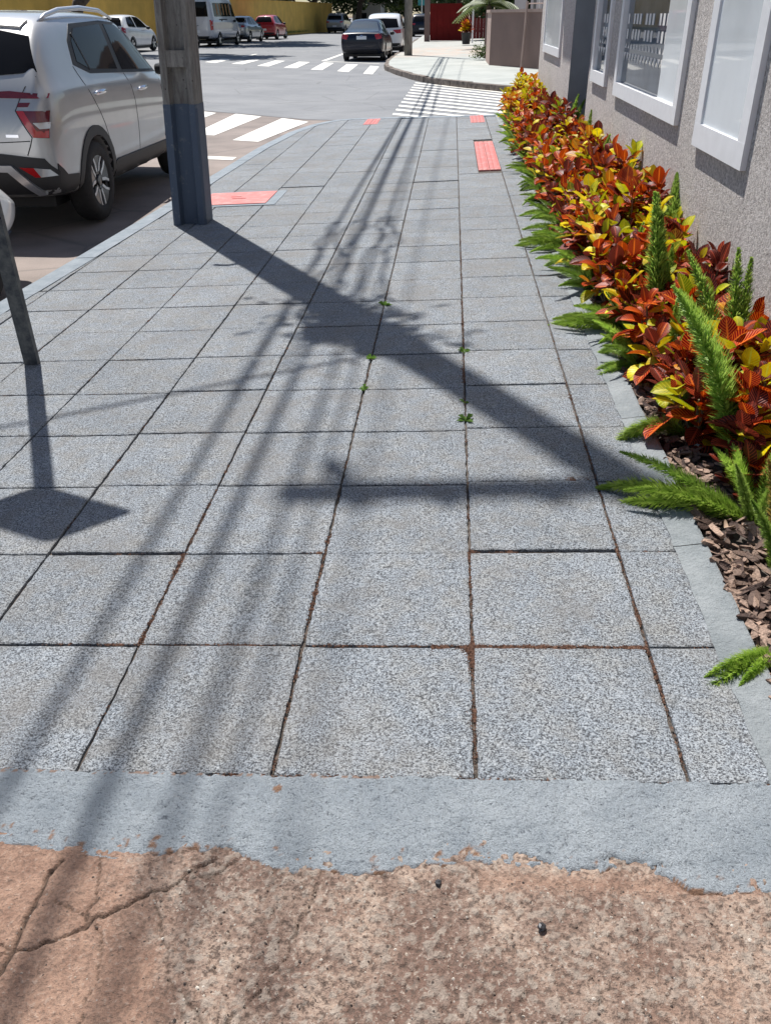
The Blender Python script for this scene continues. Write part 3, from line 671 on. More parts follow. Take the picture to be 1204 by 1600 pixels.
mb = MB(); mb.add([(.001, 8.5, -.35), (.9, 8.5, -.35), (.9, 8.5, 5.2), (.001, 8.5, 5.2)], [(0, 1, 2, 3)]); mb.add([(.001, 7.15, -.35), (.9, 7.15, -.35), (.9, 7.15, 5.2), (.001, 7.15, 5.2)], [(3, 2, 1, 0)]); mb.box((.9, 7.15, -.35), (.95, 8.5, 5.2)); mb.build('recess', T_BAY, bd)
shade_mb = MB(); shade_mb.box((-.50, 5.35, 2.95), (0, 10.2, 3.03)); shade_mb.build('added_shade_slab', T_WHITE, bd)  # slab added above the view to cast shade on the recess and windows
for k, (a, b, c, d) in enumerate(WIN):
    f_ = .10 if k == 0 else .085; o = .02
    mb = MB(); A, B, Cc, D = a - .018, b + .018, c - .018, d + .02
    mb.box((-.024, A, Cc), (.05, B, Cc + f_)); mb.box((-.024, A, D - f_), (.05, B, D)); mb.box((-.0235, A, Cc + f_), (.05, A + f_, D - f_)); mb.box((-.0235, B - f_, Cc + f_), (.05, B, D - f_))
    if k in (1, 3): 
        pass
    wobj = empty('window', (0, 0, 0)); wobj.parent = bd
    fr = mb.build('frame', T_WHITE, wobj)
    i0, i1, j0, j1 = A + f_, B - f_, Cc + f_, D - f_
    (MB().add([(.012, i0, j0), (.012, i1, j0), (.012, i1, j1), (.012, i0, j1)], [(3, 2, 1, 0)]).build('pane', T_GLASS, wobj) if k in (1, 2) else None)
    if k in (0, 3, 4):
        MB().box((-.014, i0 - .02, j0 - .02), (.045, i1 + .02, j1)).build('frosted_pane', T_BLIND, wobj)
    else:
        sp = i0 + (i1 - i0) * (.28 if k == 1 else 0)
        if k == 1: MB().box((.0, i0 - .02, j0 - .02), (.05, sp, j1)).build('frosted_pane', T_BLIND, wobj)
        MB().box((.05, sp + .001, j0 - .02), (.06, i1 + .02, j1)).build('back_panel', T_BLIND2, wobj)
        # patterned band: small triangles and a row of bars
        mb = MB(); n = int((i1 - i0) / .10); st = (i1 - i0) / n
        for q in range(n):
            y = i0 + q * st + .01
            for (zb, hgt, up) in ((1.075, .055, 0), (1.155, .035, 1)):   # printed on the glass
                w_ = st * .80
                z0, z1 = (zb, zb + hgt)
                p3 = [(.0095, y, z1), (.0095, y + w_, z1), (.0095, y + w_ / 2, z0)] if up == 0 else [(.0095, y, z0), (.0095, y + w_ * .8, z0), (.0095, y + w_ * .4, z1)]
                mb.add(p3, [(0, 1, 2)])
            if y > sp and (q % 4): mb.box((.0090, y, 1.30), (.0098, y + st * .55, 1.36)); mb.box((.0090, y, 1.21), (.0098, y + st * .5, 1.27))
        mb.build('patterned_decal', T_LACE, wobj)

# ------------------------------------------------------------------ bed: soil, bark chips
xs = np.linspace(.66, 1.12, 24); ys = np.arange(-.05, 13.1, .05); X, Y = np.meshgrid(xs, ys, indexing='ij')
grid_mesh('bed_soil', xs, ys, X * SLOPE - .022 + (fbm(X, Y, .12, 3, 77) - .5) * .03, T_SOIL)['kind'] = 'structure'
nv = []; nf = []; tone = []
for k in range(3600):
    y = (random.random() ** 1.9) * 12.8 - .03; x = random.uniform(.685, 1.09) if random.random() < .62 else .69 + abs(random.gauss(0, .06))
    x = min(x, 1.085)
    L = random.uniform(.014, .036); W_ = L * random.uniform(.28, .55); a = random.uniform(0, 3.14); tx, ty = random.gauss(0, .4), random.gauss(0, .35); z = pave(x) - .008 + random.uniform(0, .026)
    Mx = Matrix.Translation((x, y, z)) @ Matrix.Rotation(a, 4, 'Z') @ Matrix.Rotation(tx, 4, 'X') @ Matrix.Rotation(ty, 4, 'Y')
    b = len(nv); cv = random.uniform(-.5, .8) * W_; th = random.uniform(.002, .005)
    prof = [(-1, .45), (-.6, .95), (.2, 1), (.75, .75), (1, .3)]
    for (u, v) in prof:
        for s_, zz in ((-1, 0), (0, cv), (1, 0)): nv.append(tuple(Mx @ Vector((u * L, s_ * v * W_, zz + th))))
        nv.append(tuple(Mx @ Vector((u * L, 0, -th))))
    t_ = random.random()
    for r_ in range(4):
        for c_ in range(4): i0 = b + r_ * 4; nf.append((i0 + c_, i0 + (c_ + 1) % 4, i0 + 4 + (c_ + 1) % 4, i0 + 4 + c_)) if c_ in (0, 1) else nf.append((i0 + (2 if c_ == 2 else 3), i0 + (3 if c_ == 2 else 0), i0 + 4 + (3 if c_ == 2 else 0), i0 + 4 + (2 if c_ == 2 else 3)))
    nf += [(b, b + 1, b + 2, b + 3), (b + 16, b + 19, b + 18, b + 17)]; tone += [t_] * 20
me = bpy.data.meshes.new('bark_mulch'); me.from_pydata(nv, [], nf); at = me.attributes.new('tone', 'FLOAT', 'POINT'); at.data.foreach_set('value', np.array(tone, np.float32)); me.materials.append(T_BARK)
bm_ = bmesh.new(); bm_.from_mesh(me); bmesh.ops.recalc_face_normals(bm_, faces=bm_.faces); bm_.to_mesh(me); bm_.free()
link('bark_mulch', me)['kind'] = 'stuff'

# ------------------------------------------------------------------ croton shrubs
def leaf_mesh(mat, curl, fold, wid, seed):
    rr = random.Random(seed); n = 6; vs = []; uv = []
    for i in range(n + 1):
        t = i / n; hw = wid * (math.sin(math.pi * min(1, t ** .9 * .97 + .03)) ** .62) * .5
        if i == n: hw = .004
        x = t * math.cos(curl * t * .5); z = math.sin(curl * t * .9) * t * -.35 + .12 * t
        wv = rr.uniform(-.02, .02)
        for s_ in (-1, 0, 1): vs.append((s_ * hw, x, z + abs(s_) * (hw * fold + wv))); uv.append((.5 + s_ * .5, t))
    fs = []
    for i in range(n):
        for s_ in (0, 1): a = i * 3 + s_; fs.append((a, a + 1, a + 4, a + 3))
    me = bpy.data.meshes.new('leaf'); me.from_pydata(vs, [], fs); me.materials.append(mat); ul = me.uv_layers.new(name='UVMap')
    for l_ in me.loops: ul.data[l_.index].uv = uv[l_.vertex_index]
    me.shade_smooth(); return me
LM = {'red': m_leaf('croton_red', (.30, .008, .006), (.85, .20, .02)), 'darkred': m_leaf('croton_maroon', (.065, .010, .010), (.45, .075, .035)), 'orange': m_leaf('croton_orange', (.55, .16, .012), (.82, .46, .04)),
      'yellow': m_leaf('croton_yellow', (.82, .60, .015), (.50, .48, .04)), 'green': m_leaf('croton_green', (.16, .25, .018), (.55, .48, .03)), 'greenyel': m_leaf('croton_lime', (.52, .52, .02), (.62, .55, .03), (.16, .28, .02))}
LEAF = {k: [leaf_mesh(m, c, f, w_, i) for i, (c, f, w_) in enumerate(((.5, .35, .62), (1.1, .5, .56), (.15, .25, .70), (1.6, .3, .60)))] for k, m in LM.items()}
G = 'croton shrubs in the bed along the wall'
ORD = ['first', 'second', 'third', 'fourth', 'fifth', 'sixth', 'seventh', 'eighth', 'ninth', 'tenth', 'eleventh', 'twelfth', 'thirteenth', 'fourteenth', 'fifteenth', 'sixteenth', 'seventeenth', 'eighteenth', 'nineteenth', 'twentieth']
MIX = {'red': [('red', 7), ('darkred', 7), ('orange', .7), ('yellow', 1.6), ('green', 1.3), ('greenyel', 1.4)], 'mixed': [('red', 4.5), ('darkred', 4.5), ('orange', 1.2), ('yellow', 3), ('greenyel', 2.2)], 'yellow': [('yellow', 5), ('greenyel', 3), ('orange', 2), ('red', 1.6), ('darkred', .6)], 'orange': [('orange', 3.2), ('red', 3.5), ('yellow', 3), ('darkred', 1.5), ('green', .5)]}
DESC = {'red': 'with mostly dark red leaves', 'mixed': 'with red, orange and yellow leaves', 'yellow': 'with mostly yellow and lime leaves', 'orange': 'with bright orange and red leaves'}
def croton(x, y, rad, hgt, kind, nleaf, label, parent_only=None, ls=1.0, z=None):
    z = pave(x) - .015 if z is None else z
    rt = empty('croton_shrub', (x, y, z), random.uniform(0, 6.28), label, 'shrub', G)
    names, wts = zip(*MIX[kind]); mb = MB()
    heads = [(0, 0, hgt * .80)] + [(rad * .6 * math.cos(a), rad * .6 * math.sin(a), hgt * random.uniform(.30, .84)) for a in [random.uniform(0, .8) + q * .79 for q in range(8)]]
    for hx, hy, hz_ in heads: mb.tube([(0, 0, 0), (hx * .6, hy * .6, hz_ * .5), (hx, hy, hz_)], [.008, .006, .004], 5)
    mb.build('stem', T_STEM, rt)
    per = nleaf // len(heads)
    for hx, hy, hz_ in heads:
        dom = random.choices(names, wts)[0]
        for q in range(per):
            a = q * 2.4 + random.uniform(-.4, .4); k = q / per; el = R(62) * (1 - k) + R(-22) * k + random.uniform(-.3, .3)
            c = random.choices(names, wts)[0] if random.random() < .45 else dom
            L = random.choice((.8, 1, 1, 1.12)) * random.uniform(.09, .155) * (1 - .3 * (1 - k)) * ls
            o = link('leaf', random.choice(LEAF[c]), rt, (hx + .012 * math.cos(a), hy + .012 * math.sin(a), hz_ + .03 * (1 - k) - .13 * k * random.uniform(.5, 1.2)), None, L)
            o.rotation_euler = (Matrix.Rotation(a - math.pi / 2, 3, 'Z') @ Matrix.Rotation(el, 3, 'X') @ Matrix.Rotation(random.uniform(-.5, .5), 3, 'Y')).to_euler()
    return rt
kinds = ['red', 'mixed', 'red', 'red', 'red', 'mixed', 'red', 'red', 'yellow', 'red', 'mixed', 'orange', 'mixed', 'orange', 'red', 'yellow', 'mixed', 'orange', 'orange', 'mixed']
y = 1.22; k = 0; front = []
while y < 13.0:
    t = min(1, (y - 1.3) / 10)
    kd = kinds[k % 20] if y < 10.3 else 'yellow'
    if y < 3.2 and kd == 'yellow': kd = 'mixed'
    front.append((y, kd)); y += .26 + .12 * t + random.uniform(-.03, .03); k += 1
def nth(i): return ORD[i] if i < 19 else 'twentieth' if i == 19 else 'twenty-' + ORD[i - 20] if i < 29 else 'thirtieth' if i == 29 else 'thirty-' + ORD[i - 30] if i < 39 else 'forty-' + ORD[i - 40]
for i, (y, kd) in enumerate(front):
    hb = min(.62, .34 + (y - 1.2) * .10); croton(.965 + random.uniform(-.03, .02), y, .16, hb + random.uniform(-.05, .05), kd, 120 if y < 5 else 90, f'croton {DESC[kd]}, {nth(i)} along the wall from the near end')
for i, (y, kd) in enumerate(front[:-1]):
    y2 = (y + front[i + 1][0]) / 2; kd2 = random.choice(['red', 'mixed', 'red', kd]) if y < 10 else random.choice(['yellow', 'orange'])
    x2 = .77 if y > 3.0 else .83; hb = min(.44, .27 + (y - 1.2) * .07)
    if y < 1.3: continue
    croton(x2 + random.uniform(-.03, .02), y2, .14, hb + random.uniform(-.04, .05), kd2, 90 if y < 5 else 70, f'low croton {DESC[kd2]}, {nth(i)} beside the paving from the near end')

# ------------------------------------------------------------------ foxtail ferns
G_FERN = [m_foliage('fern_green', (.20, .36, .045), (.44, .58, .12), 30, .45), m_foliage('fern_bright', (.26, .42, .05), (.50, .64, .13), 30, .45)]
G_FERNY = m_foliage('fern_yellowing', (.22, .20, .03), (.42, .26, .06), 30, .4)
def frond_mesh(bend, rad, mat, seed, dens=1.0):
    rr = random.Random(seed); vs = []; fs = []; N = int(120 * dens)
    def cen(t):
        a = bend * t; return Vector((math.sin(a * .8) * t * .75, 0, t * math.cos(a * .72)))
    for i in range(N):
        t = .06 + .94 * i / N; c = cen(t); d = (cen(min(1, t + .01)) - cen(t - .01)).normalized(); s_ = d.cross(Vector((0, 1, 0))).normalized(); u = s_.cross(d)
        prof = min(1, t * 4.5) * (1 - max(0, (t - .45) / .55) ** 1.6 * .86) * rad
        for k in range(14):
            a = rr.uniform(0, 6.28); o_ = s_ * math.cos(a) + u * math.sin(a); st = c + o_ * rr.uniform(0, .55) * prof; tip = st + (o_ * rr.uniform(.55, 1.0) + d * rr.uniform(.35, .9)) * prof * .75
            side = d.cross(o_).normalized() * .0068; b = len(vs); vs += [tuple(st - side), tuple(st + side), tuple(tip + side * .3)]; fs.append((b, b + 1, b + 2))
    b = len(vs); n = 8
    for i in range(n + 1):
        c = cen(i / n)
        for dx, dy in ((-.008, 0), (.004, .007), (.004, -.007)): vs.append((c.x + dx, c.y + dy, c.z))
    for i in range(n):
        for k in range(3): fs.append((b + i * 3 + k, b + i * 3 + (k + 1) % 3, b + i * 3 + 3 + (k + 1) % 3, b + i * 3 + 3 + k))
    me = bpy.data.meshes.new('frond'); me.from_pydata(vs, [], fs); me.materials.append(mat); return me
FR = [frond_mesh(b, r_, G_FERN[i % 2], i) for i, (b, r_) in enumerate(((.15, .085), (.7, .095), (1.3, .095), (1.9, .105), (.45, .08), (2.3, .09)))]
FRY = frond_mesh(.3, .09, G_FERNY, 50)
GF = 'foxtail ferns growing through the croton bed'
def fern(x, y, fronds, label, z0=None):
    z = pave(x) - .01 if z0 is None else z0; rt = empty('foxtail_fern', (x, y, z), 0, label, 'fern', GF)
    for (az, lean, L, mi) in fronds:   # az: heading in degrees from +x ; lean from vertical
        me = FRY if mi == 'y' else FR[mi]
        o = link('frond', me, rt, (.012 * math.cos(R(az)), .012 * math.sin(R(az)), 0), None, (L * random.uniform(.9, 1.1), L, L))
        o.rotation_euler = (Matrix.Rotation(R(az), 3, 'Z') @ Matrix.Rotation(R(lean), 3, 'Y')).to_euler()
fern(.86, 1.02, [(153, 66, .50, 1), (148, 60, .46, 4), (160, 70, .44, 1), (165, 58, .40, 1), (120, 24, .27, 1), (200, 20, .25, 0), (60, 10, .30, 0), (30, 20, .28, 4), (100, 30, .30, 1), (260, 18, .22, 0), (150, 48, .22, 1)], 'foxtail fern nearest the camera with long fronds lying across the edging')
fern(.835, .70, [(200, 6, .34, 0), (180, 10, .30, 4), (90, 18, .34, 0), (130, 8, .36, 'y'), (40, 14, .30, 0)], 'upright foxtail fern with a yellowing frond at the right edge of the picture')
fern(.755, .42, [(212, 74, .30, 1), (205, 66, .24, 1), (222, 64, .20, 1), (196, 60, .18, 2)], 'small foxtail fern at the near end of the bed, frond on the paving')
fern(.82, 1.60, [(178, 34, .36, 3), (172, 42, .34, 3), (60, 10, .24, 0), (120, 14, .26, 4)], 'foxtail fern with one dark arching frond over the edging')
fern(.82, 2.05, [(95, 3, .38, 0), (60, 12, .30, 4), (350, 12, .30, 0)], 'foxtail fern with a tall straight frond among dark red crotons')
fern(.82, 2.75, [(150, 70, .48, 1), (158, 62, .42, 1), (140, 50, .36, 1), (190, 40, .30, 1), (240, 50, .26, 0), (130, 30, .26, 0), (165, 52, .36, 1), (200, 50, .30, 4), (170, 30, .26, 0), (220, 60, .26, 1)], 'bushy foxtail fern spreading left over the bark chips')
fern(.80, 4.45, [(158, 68, .50, 1), (165, 60, .44, 1), (150, 56, .40, 1), (175, 50, .36, 1), (200, 45, .30, 4), (140, 66, .44, 1), (120, 30, .30, 0), (185, 66, .36, 1), (190, 30, .30, 1)], 'bright foxtail fern fanning over the paving edge')
fern(.80, 5.5, [(165, 66, .36, 1), (160, 50, .30, 1), (200, 50, .28, 0), (180, 60, .32, 1), (90, 10, .30, 0), (140, 40, .30, 4)], 'foxtail fern just beyond the bright fanning one')
for i, (x, y, n_, s_) in enumerate(((.76, 3.55, 7, .32), (.76, 3.95, 6, .30), (.77, 5.05, 7, .34), (.76, 6.1, 6, .30), (.76, 6.7, 6, .32), (.76, 7.6, 6, .30), (.76, 8.8, 6, .30), (.78, 2.3, 6, .30), (.76, 10, 6, .30))):
    fern(x, y, [(random.uniform(125, 215), random.uniform(28, 72), s_ * random.uniform(.8, 1.15), random.choice((1, 1, 4, 2))) for _ in range(n_)], f'foxtail fern arching over the edging, {nth(i)} of those listed down the bed edge' if False else f'foxtail fern arching over the bed edge {["beyond the bushy one", "second beyond the bushy one", "beside the bright fanning one", "level with the pole, nearer one", "level with the pole, farther one", "beyond the red tactile strip start", "beside the red tactile strip", "just before the bushy one", "far down the bed"][i]}')
for i, (x, y, L) in enumerate(((.84, 2.25, .38), (.93, 2.6, .46), (.84, 3.3, .42), (.97, 1.9, .42), (.86, 3.9, .50), (.88, 5.2, .60))):
    fern(x, y, [(random.uniform(0, 360), random.uniform(3, 16), L * random.uniform(.85, 1.1), random.choice((0, 0, 4))) for _ in range(2)], f'upright foxtail fern spikes rising through the crotons, {nth(i)} group in the bed')
xx = 0
for i, (x, y, az) in enumerate([(.86, 2.45, 120), (1.03, 2.3, 20), (.90, 1.35, 150), (1.04, 3.2, 60), (1.04, 4.4, 80), (1.03, 5.2, 20), (.76, 6.3, 170), (.77, 7.1, 180), (1.03, 6.4, 60), (.77, 8.3, 175), (.76, 9.4, 180), (.77, 10.6, 185), (.76, 11.6, 170), (1.02, 8.0, 60), (.97, 1.75, 100)]):
    side = 'by the paving' if x < .9 else 'close against the wall'
    fern(x, y, [(az + random.uniform(-30, 30), random.uniform(8, 50 if x < .85 else 14), random.uniform(.26, .33) if x < .85 else random.uniform(.60, .72), random.choice([0, 0, 4, 1])) for _ in range(5 if x < .85 else 3)], f'small foxtail fern {side}, {nth(i)} small clump from the near end')
# curled dry leaves on the bark
for i, (x, y, s_) in enumerate(((.74, .93, .07), (.80, 1.27, .06), (.86, 1.05, .055), (.72, 3.0, .05), (.79, 6.9, .11))):
    me = leaf_mesh(T_DRYLEAF, 2.0, .9, .5, 70 + i); o = link('dry_leaf', me, None, (x, y, pave(x) + .035 if i < 4 else .30), (random.uniform(-.3, .3), random.uniform(-.3, .3), random.uniform(0, 6)), s_)
    tag(o, ['curled tan leaf on bark nearest the fern', 'curled tan leaf on bark chips under the red croton', 'pale dead leaf lying on bark behind the near fern', 'pale dead leaf on bark beside the bushy fern', 'large pale dead leaf caught on top of the far crotons'][i], 'dead leaf')
# small pale blue flower head on the bark
mb = MB()
for k in range(5):
    a = k * 1.256; mb.add([(0, 0, .004), (.008 * math.cos(a - .5), .008 * math.sin(a - .5), .007), (.014 * math.cos(a), .014 * math.sin(a), .006), (.008 * math.cos(a + .5), .008 * math.sin(a + .5), .007)], [(0, 1, 2, 3)])
tag(mb.build('fallen_flower', simple('pale_blue_petal', (.45, .62, .72), .6), loc=(.80, 1.50, pave(.8) + .02)), 'tiny pale blue flower fallen on the bark chips', 'flower')

# ------------------------------------------------------------------ utility pole
pole = empty('utility_pole', (-2.178, 5.83, pave(-2.15)), 0, 'weathered concrete utility pole with blue grey painted foot at the curb', 'utility pole')
LEAN = .036
def hsec(hw, hd, fl, rec):      # H section seen from above; recesses face -y and +y
    b = .018
    return [(-hw, -hd + b), (-hw + b, -hd), (-hw + fl, -hd), (-hw + fl + .018, -hd + rec), (hw - fl - .018, -hd + rec), (hw - fl, -hd), (hw - b, -hd), (hw, -hd + b), (hw, hd - b), (hw - b, hd), (hw - fl, hd), (hw - fl - .018, hd - rec), (-hw + fl + .018, hd - rec), (-hw + fl, hd), (-hw + b, hd), (-hw, hd - b)]
def loft(levels, name, mat, parent, grow=0.0):
    mb = MB(); vs = []; n = 16
    for z in levels:
        t = z / 10; hw = .136 * (1 - .44 * t) + grow; hd = .112 * (1 - .2 * t) + grow; fl = .065 + grow * 2
        for x, y in hsec(hw, hd, fl * (hw / .152), .058): vs.append((x + LEAN * z, y, z))
    fs = []
    for i in range(len(levels) - 1):
        for k in range(n): fs.append((i * n + k, i * n + (k + 1) % n, (i + 1) * n + (k + 1) % n, (i + 1) * n + k))
    fs += [tuple(range(n))[::-1], tuple((len(levels) - 1) * n + k for k in range(n))]
    mb.add(vs, fs); return mb.build(name, mat, parent)
loft([-.2, 2, 4, 6, 8, 9.8], 'shaft', T_PCON, pole); loft([-.19, .5, .885], 'painted_foot', T_PPAINT, pole, .0025)
for z in (1.19, 2.35, 3.5, 4.65, 5.8, 6.95, 8.1, 9.1):
    mb = MB(); c = LEAN * z; mb.box((c - .075, -.103, z - .055), (c + .075, .103, z + .055)); mb.build('rung', T_PCON, pole)
mb = MB(); mb.tube([(LEAN * 3 - .13, -.03, 2.94), (LEAN * 3 - .20, -.06, 2.96), (LEAN * 3 - .25, -.08, 2.90), (LEAN * 3 - .27, -.09, 2.84)], .022, 8); mb.build('hook_bracket', T_DARKM, pole)
mb = MB(); mb.box((-.84, -.06, 9.60), (.42, .03, 9.72));  mb.build('crossarm', T_TRUNK, pole)
for x in (-.6, -.3, .05, .36):
    mb = MB(); mb.lathe([(.02, 9.72), (.055, 9.76), (.03, 9.80), (.055, 9.84), (.03, 9.88), (.001, 9.92)], 10, M=Matrix.Translation((x, 0, 0))); mb.build('insulator', T_SILV, pole)
mb = MB(); mb.lathe([(.001, 9.2), (.04, 9.22), (.05, 9.35), (.04, 9.5), (.001, 9.52)], 12, M=Matrix.Translation((-.58, 0, .0))); mb.build('cutout_switch', T_DARKM, pole)
mb = MB(); mb.box((-.02, -.30, 5.55), (.34, -.12, 5.85)); mb.box((.12, -.26, 6.2), (.45, -.1, 6.42)); mb.tube([(.2, -.2, 5.0), (.38, -.22, 5.3), (.3, -.2, 5.8), (.2, -.2, 6.4)], .022, 6); mb.build('junction_box', T_DARKM, pole)
mb = MB(); rr = random.Random(3)
for _ in range(420):
    cz = rr.uniform(5.0, 6.6); s_ = rr.choice((-1, 1)); c = Vector((LEAN * cz + s_ * abs(rr.gauss(.10, .14)), rr.uniform(-.25, .2), cz)); a = Vector((rr.uniform(-1, 1), rr.uniform(-1, 1), rr.uniform(-.8, .5))).normalized() * rr.uniform(.06, .17); b = a.cross(Vector((rr.uniform(-1, 1), rr.uniform(-1, 1), 1))).normalized() * .022
    mb.add([c, c + a * .5 + b, c + a, c + a * .5 - b], [(0, 1, 2, 3)])
mb.build('climbing_plant', m_foliage('vine', (.05, .10, .02), (.1, .17, .03)), pole)

# cables
def cable(p, q, sag, r_, label, name='overhead_cable', n=26):
    p, q = Vector(p), Vector(q); mb = MB(); mb.tube([p.lerp(q, i / n) - Vector((0, 0, 4 * sag * (i / n) * (1 - i / n))) for i in range(n + 1)], r_, 6)
    tag(mb.build(name, T_CABLE, smooth=True), label, 'cable', 'overhead cables strung between the poles')
PB = Vector((-2.15, 5.83, 0)); PF = Vector((-1.95, 39.1, 0))
CB = [(-.985, 6.5, .017, 'thick telephone cable bundle, lowest on the pole'), (-.765, 6.6, .020, 'heavier telephone bundle on the wall side'), (-.83, 6.9, .009, 'thin cable above the telephone bundles'), (-.60, 7.2, .015, 'twisted service cable at mid height'), (-1.02, 7.5, .009, 'thin cable left of the twisted service cable'), (-.35, 9.2, .008, 'rightmost power line on the crossarm'),
      (-.5, 6.3, .008, 'thin slack cable nearest the wall'), (-.77, 6.3, .010, 'slack cable below the telephone bundles')]
for dx, h, r_, lb in CB:
    xw = dx - .248 * h
    cable((xw, 5.7, h), (PF.x - .1 + (dx + .8) * .5, 39.0, h * .95), .12, r_, 'span to the far pole: ' + lb)
    if dx not in (-.83, -.77, -1.02): cable((xw, 5.66, h), (xw - .1, -26, h), .12, r_, 'span toward the viewer: ' + lb)
cable((-2.0, 5.7, 6.5), (-17, -2.1, 6.1), .1, .016, 'service cable crossing the street from the pole', 'service_cable')
for i, wh_ in enumerate(('leftmost', 'second from left', 'middle', 'second from right', 'rightmost')):
    mb = MB(); xx = -2.62 + i * .13
    pts = [(xx + random.uniform(-.05, .05), 6.6 + q * .28, 6.5 - .18 * math.sin(q * 1.3 + i) * .6) for q in range(9)]; mb.tube(pts, .013, 5)
    tag(mb.build('slack_cable_loop', T_CABLE), wh_ + ' slack loop of spare cable hanging under the telephone bundle', 'cable loop', 'slack cable loops beyond the pole')

# ------------------------------------------------------------------ sign post at left
sp_ = empty('sign_post', (-2.094, 2.55, pave(-2.094)), 0, 'thin dark steel sign post leaning at the left edge with diamond sign', 'sign post')
LX, LY = -.004, -.03
def sheared(x, y, z): return (x + LX * z, y + LY * z, z)
mb = MB(); vs = []
for z in (-.1, 1.2, 3.12):
    for x, y in ((-.034, -.016), (.034, -.016), (.034, .016), (-.034, .016)): vs.append(sheared(x, y, z))
mb.add(vs, [(0, 1, 5, 4), (1, 2, 6, 5), (2, 3, 7, 6), (3, 0, 4, 7), (4, 5, 9, 8), (5, 6, 10, 9), (6, 7, 11, 10), (7, 4, 8, 11), (8, 9, 10, 11), (3, 2, 1, 0)]); mb.build('post', T_POST, sp_)
zc = 2.83; hwid, hh = .285, .345; pts = []
for cx_, cz_, in ((0, -hh), (hwid, 0), (0, hh), (-hwid, 0)):
    a0 = math.atan2(cz_, cx_)
    for k in (-1, 0, 1): pts.append((cx_ * .93 + .035 * math.cos(a0 + k * .7) * 1.1, cz_ * .93 + .035 * math.sin(a0 + k * .7) * 1.1))
pts.sort(key=lambda p: math.atan2(p[1], p[0])); n = len(pts)
vs = [sheared(x, -.022, zc + z) for x, z in pts] + [sheared(x, -.018, zc + z) for x, z in pts]
mb = MB().add(vs, [tuple(range(n)), tuple(range(n, 2 * n))[::-1]] + [(i, n + i, n + (i + 1) % n, (i + 1) % n) for i in range(n)]); mb.build('sign_plate', T_SILV, sp_)

# ------------------------------------------------------------------ cars
def hull(stations, boolean_wheels=None, levels=2, name='body'):
    vs = []; ns = 13
    for (y, zb, zbelt, zt, wd, wb, wr) in stations:
        zm = zb + (zbelt - zb) * .5
        half = [(0, zb), (wd * .80, zb), (wd * .955, zb + .05), (wd * .985, zb + (zbelt - zb) * .25), (wd, zm), (wd * .985, zbelt - .12), (wb + .012, zbelt - .02), (wb * .985, zbelt + .02),
                ((wb * .45 + wr * .55), zbelt + (zt - zbelt) * .55), (wr + .03, zt - (zt - zbelt) * .14), (wr - .03, zt - (zt - zbelt) * .02), (wr * .55, zt + .012), (0, zt + .02)]
        vs += [(x, y, z) for x, z in half]
    n = len(stations); fs = []
    for i in range(n - 1):
        for k in range(ns - 1): fs.append((i * ns + k, i * ns + k + 1, (i + 1) * ns + k + 1, (i + 1) * ns + k))
    fs.append(tuple(range(ns))); fs.append(tuple((n - 1) * ns + k for k in range(ns))[::-1])
    m2 = [(-x, y, z) for x, y, z in vs]; N = len(vs); f2 = [tuple(i + N for i in f)[::-1] for f in fs]
    me = bpy.data.meshes.new(name); me.from_pydata(vs + m2, [], fs + f2); bm_ = bmesh.new(); bm_.from_mesh(me); bmesh.ops.remove_doubles(bm_, verts=bm_.verts, dist=.0005); bmesh.ops.recalc_face_normals(bm_, faces=bm_.faces); bm_.to_mesh(me); bm_.free()
    o = bpy.data.objects.new('tmp', me); col.objects.link(o); ss = o.modifiers.new('s', 'SUBSURF'); ss.levels = levels; ss.render_levels = levels
    dg = bpy.context.evaluated_depsgraph_get(); ev = bpy.data.meshes.new_from_object(o.evaluated_get(dg)); bvh = BVHTree.FromPolygons([v.co.copy() for v in ev.vertices], [tuple(p.vertices) for p in ev.polygons])
    res = ev
    if boolean_wheels:
        rad, spots = boolean_wheels; c = MB()
        for (wy, wz, hw_) in spots:
            for s_ in (1, -1):
                x0, x1 = (hw_ - .30, hw_ + .3) if s_ > 0 else (-hw_ - .3, -hw_ + .30)
                c.lathe([(.0001, x0), (rad, x0), (rad, x1), (.0001, x1)], 40, axis='x', M=Matrix.Translation((0, wy, wz)))
        cm = c.mesh('cut', T_BLACK); b2 = bmesh.new(); b2.from_mesh(cm); bmesh.ops.remove_doubles(b2, verts=b2.verts, dist=.001); bmesh.ops.recalc_face_normals(b2, faces=b2.faces); b2.to_mesh(cm); b2.free()
        co = bpy.data.objects.new('cut', cm); col.objects.link(co); o.modifiers.clear(); o.data = ev
        bo = o.modifiers.new('b', 'BOOLEAN'); bo.operation = 'DIFFERENCE'; bo.object = co; bo.solver = 'EXACT'
        dg = bpy.context.evaluated_depsgraph_get(); dg.update(); res = bpy.data.meshes.new_from_object(o.evaluated_get(dg)); bpy.data.objects.remove(co)
    bpy.data.objects.remove(o); return res, bvh
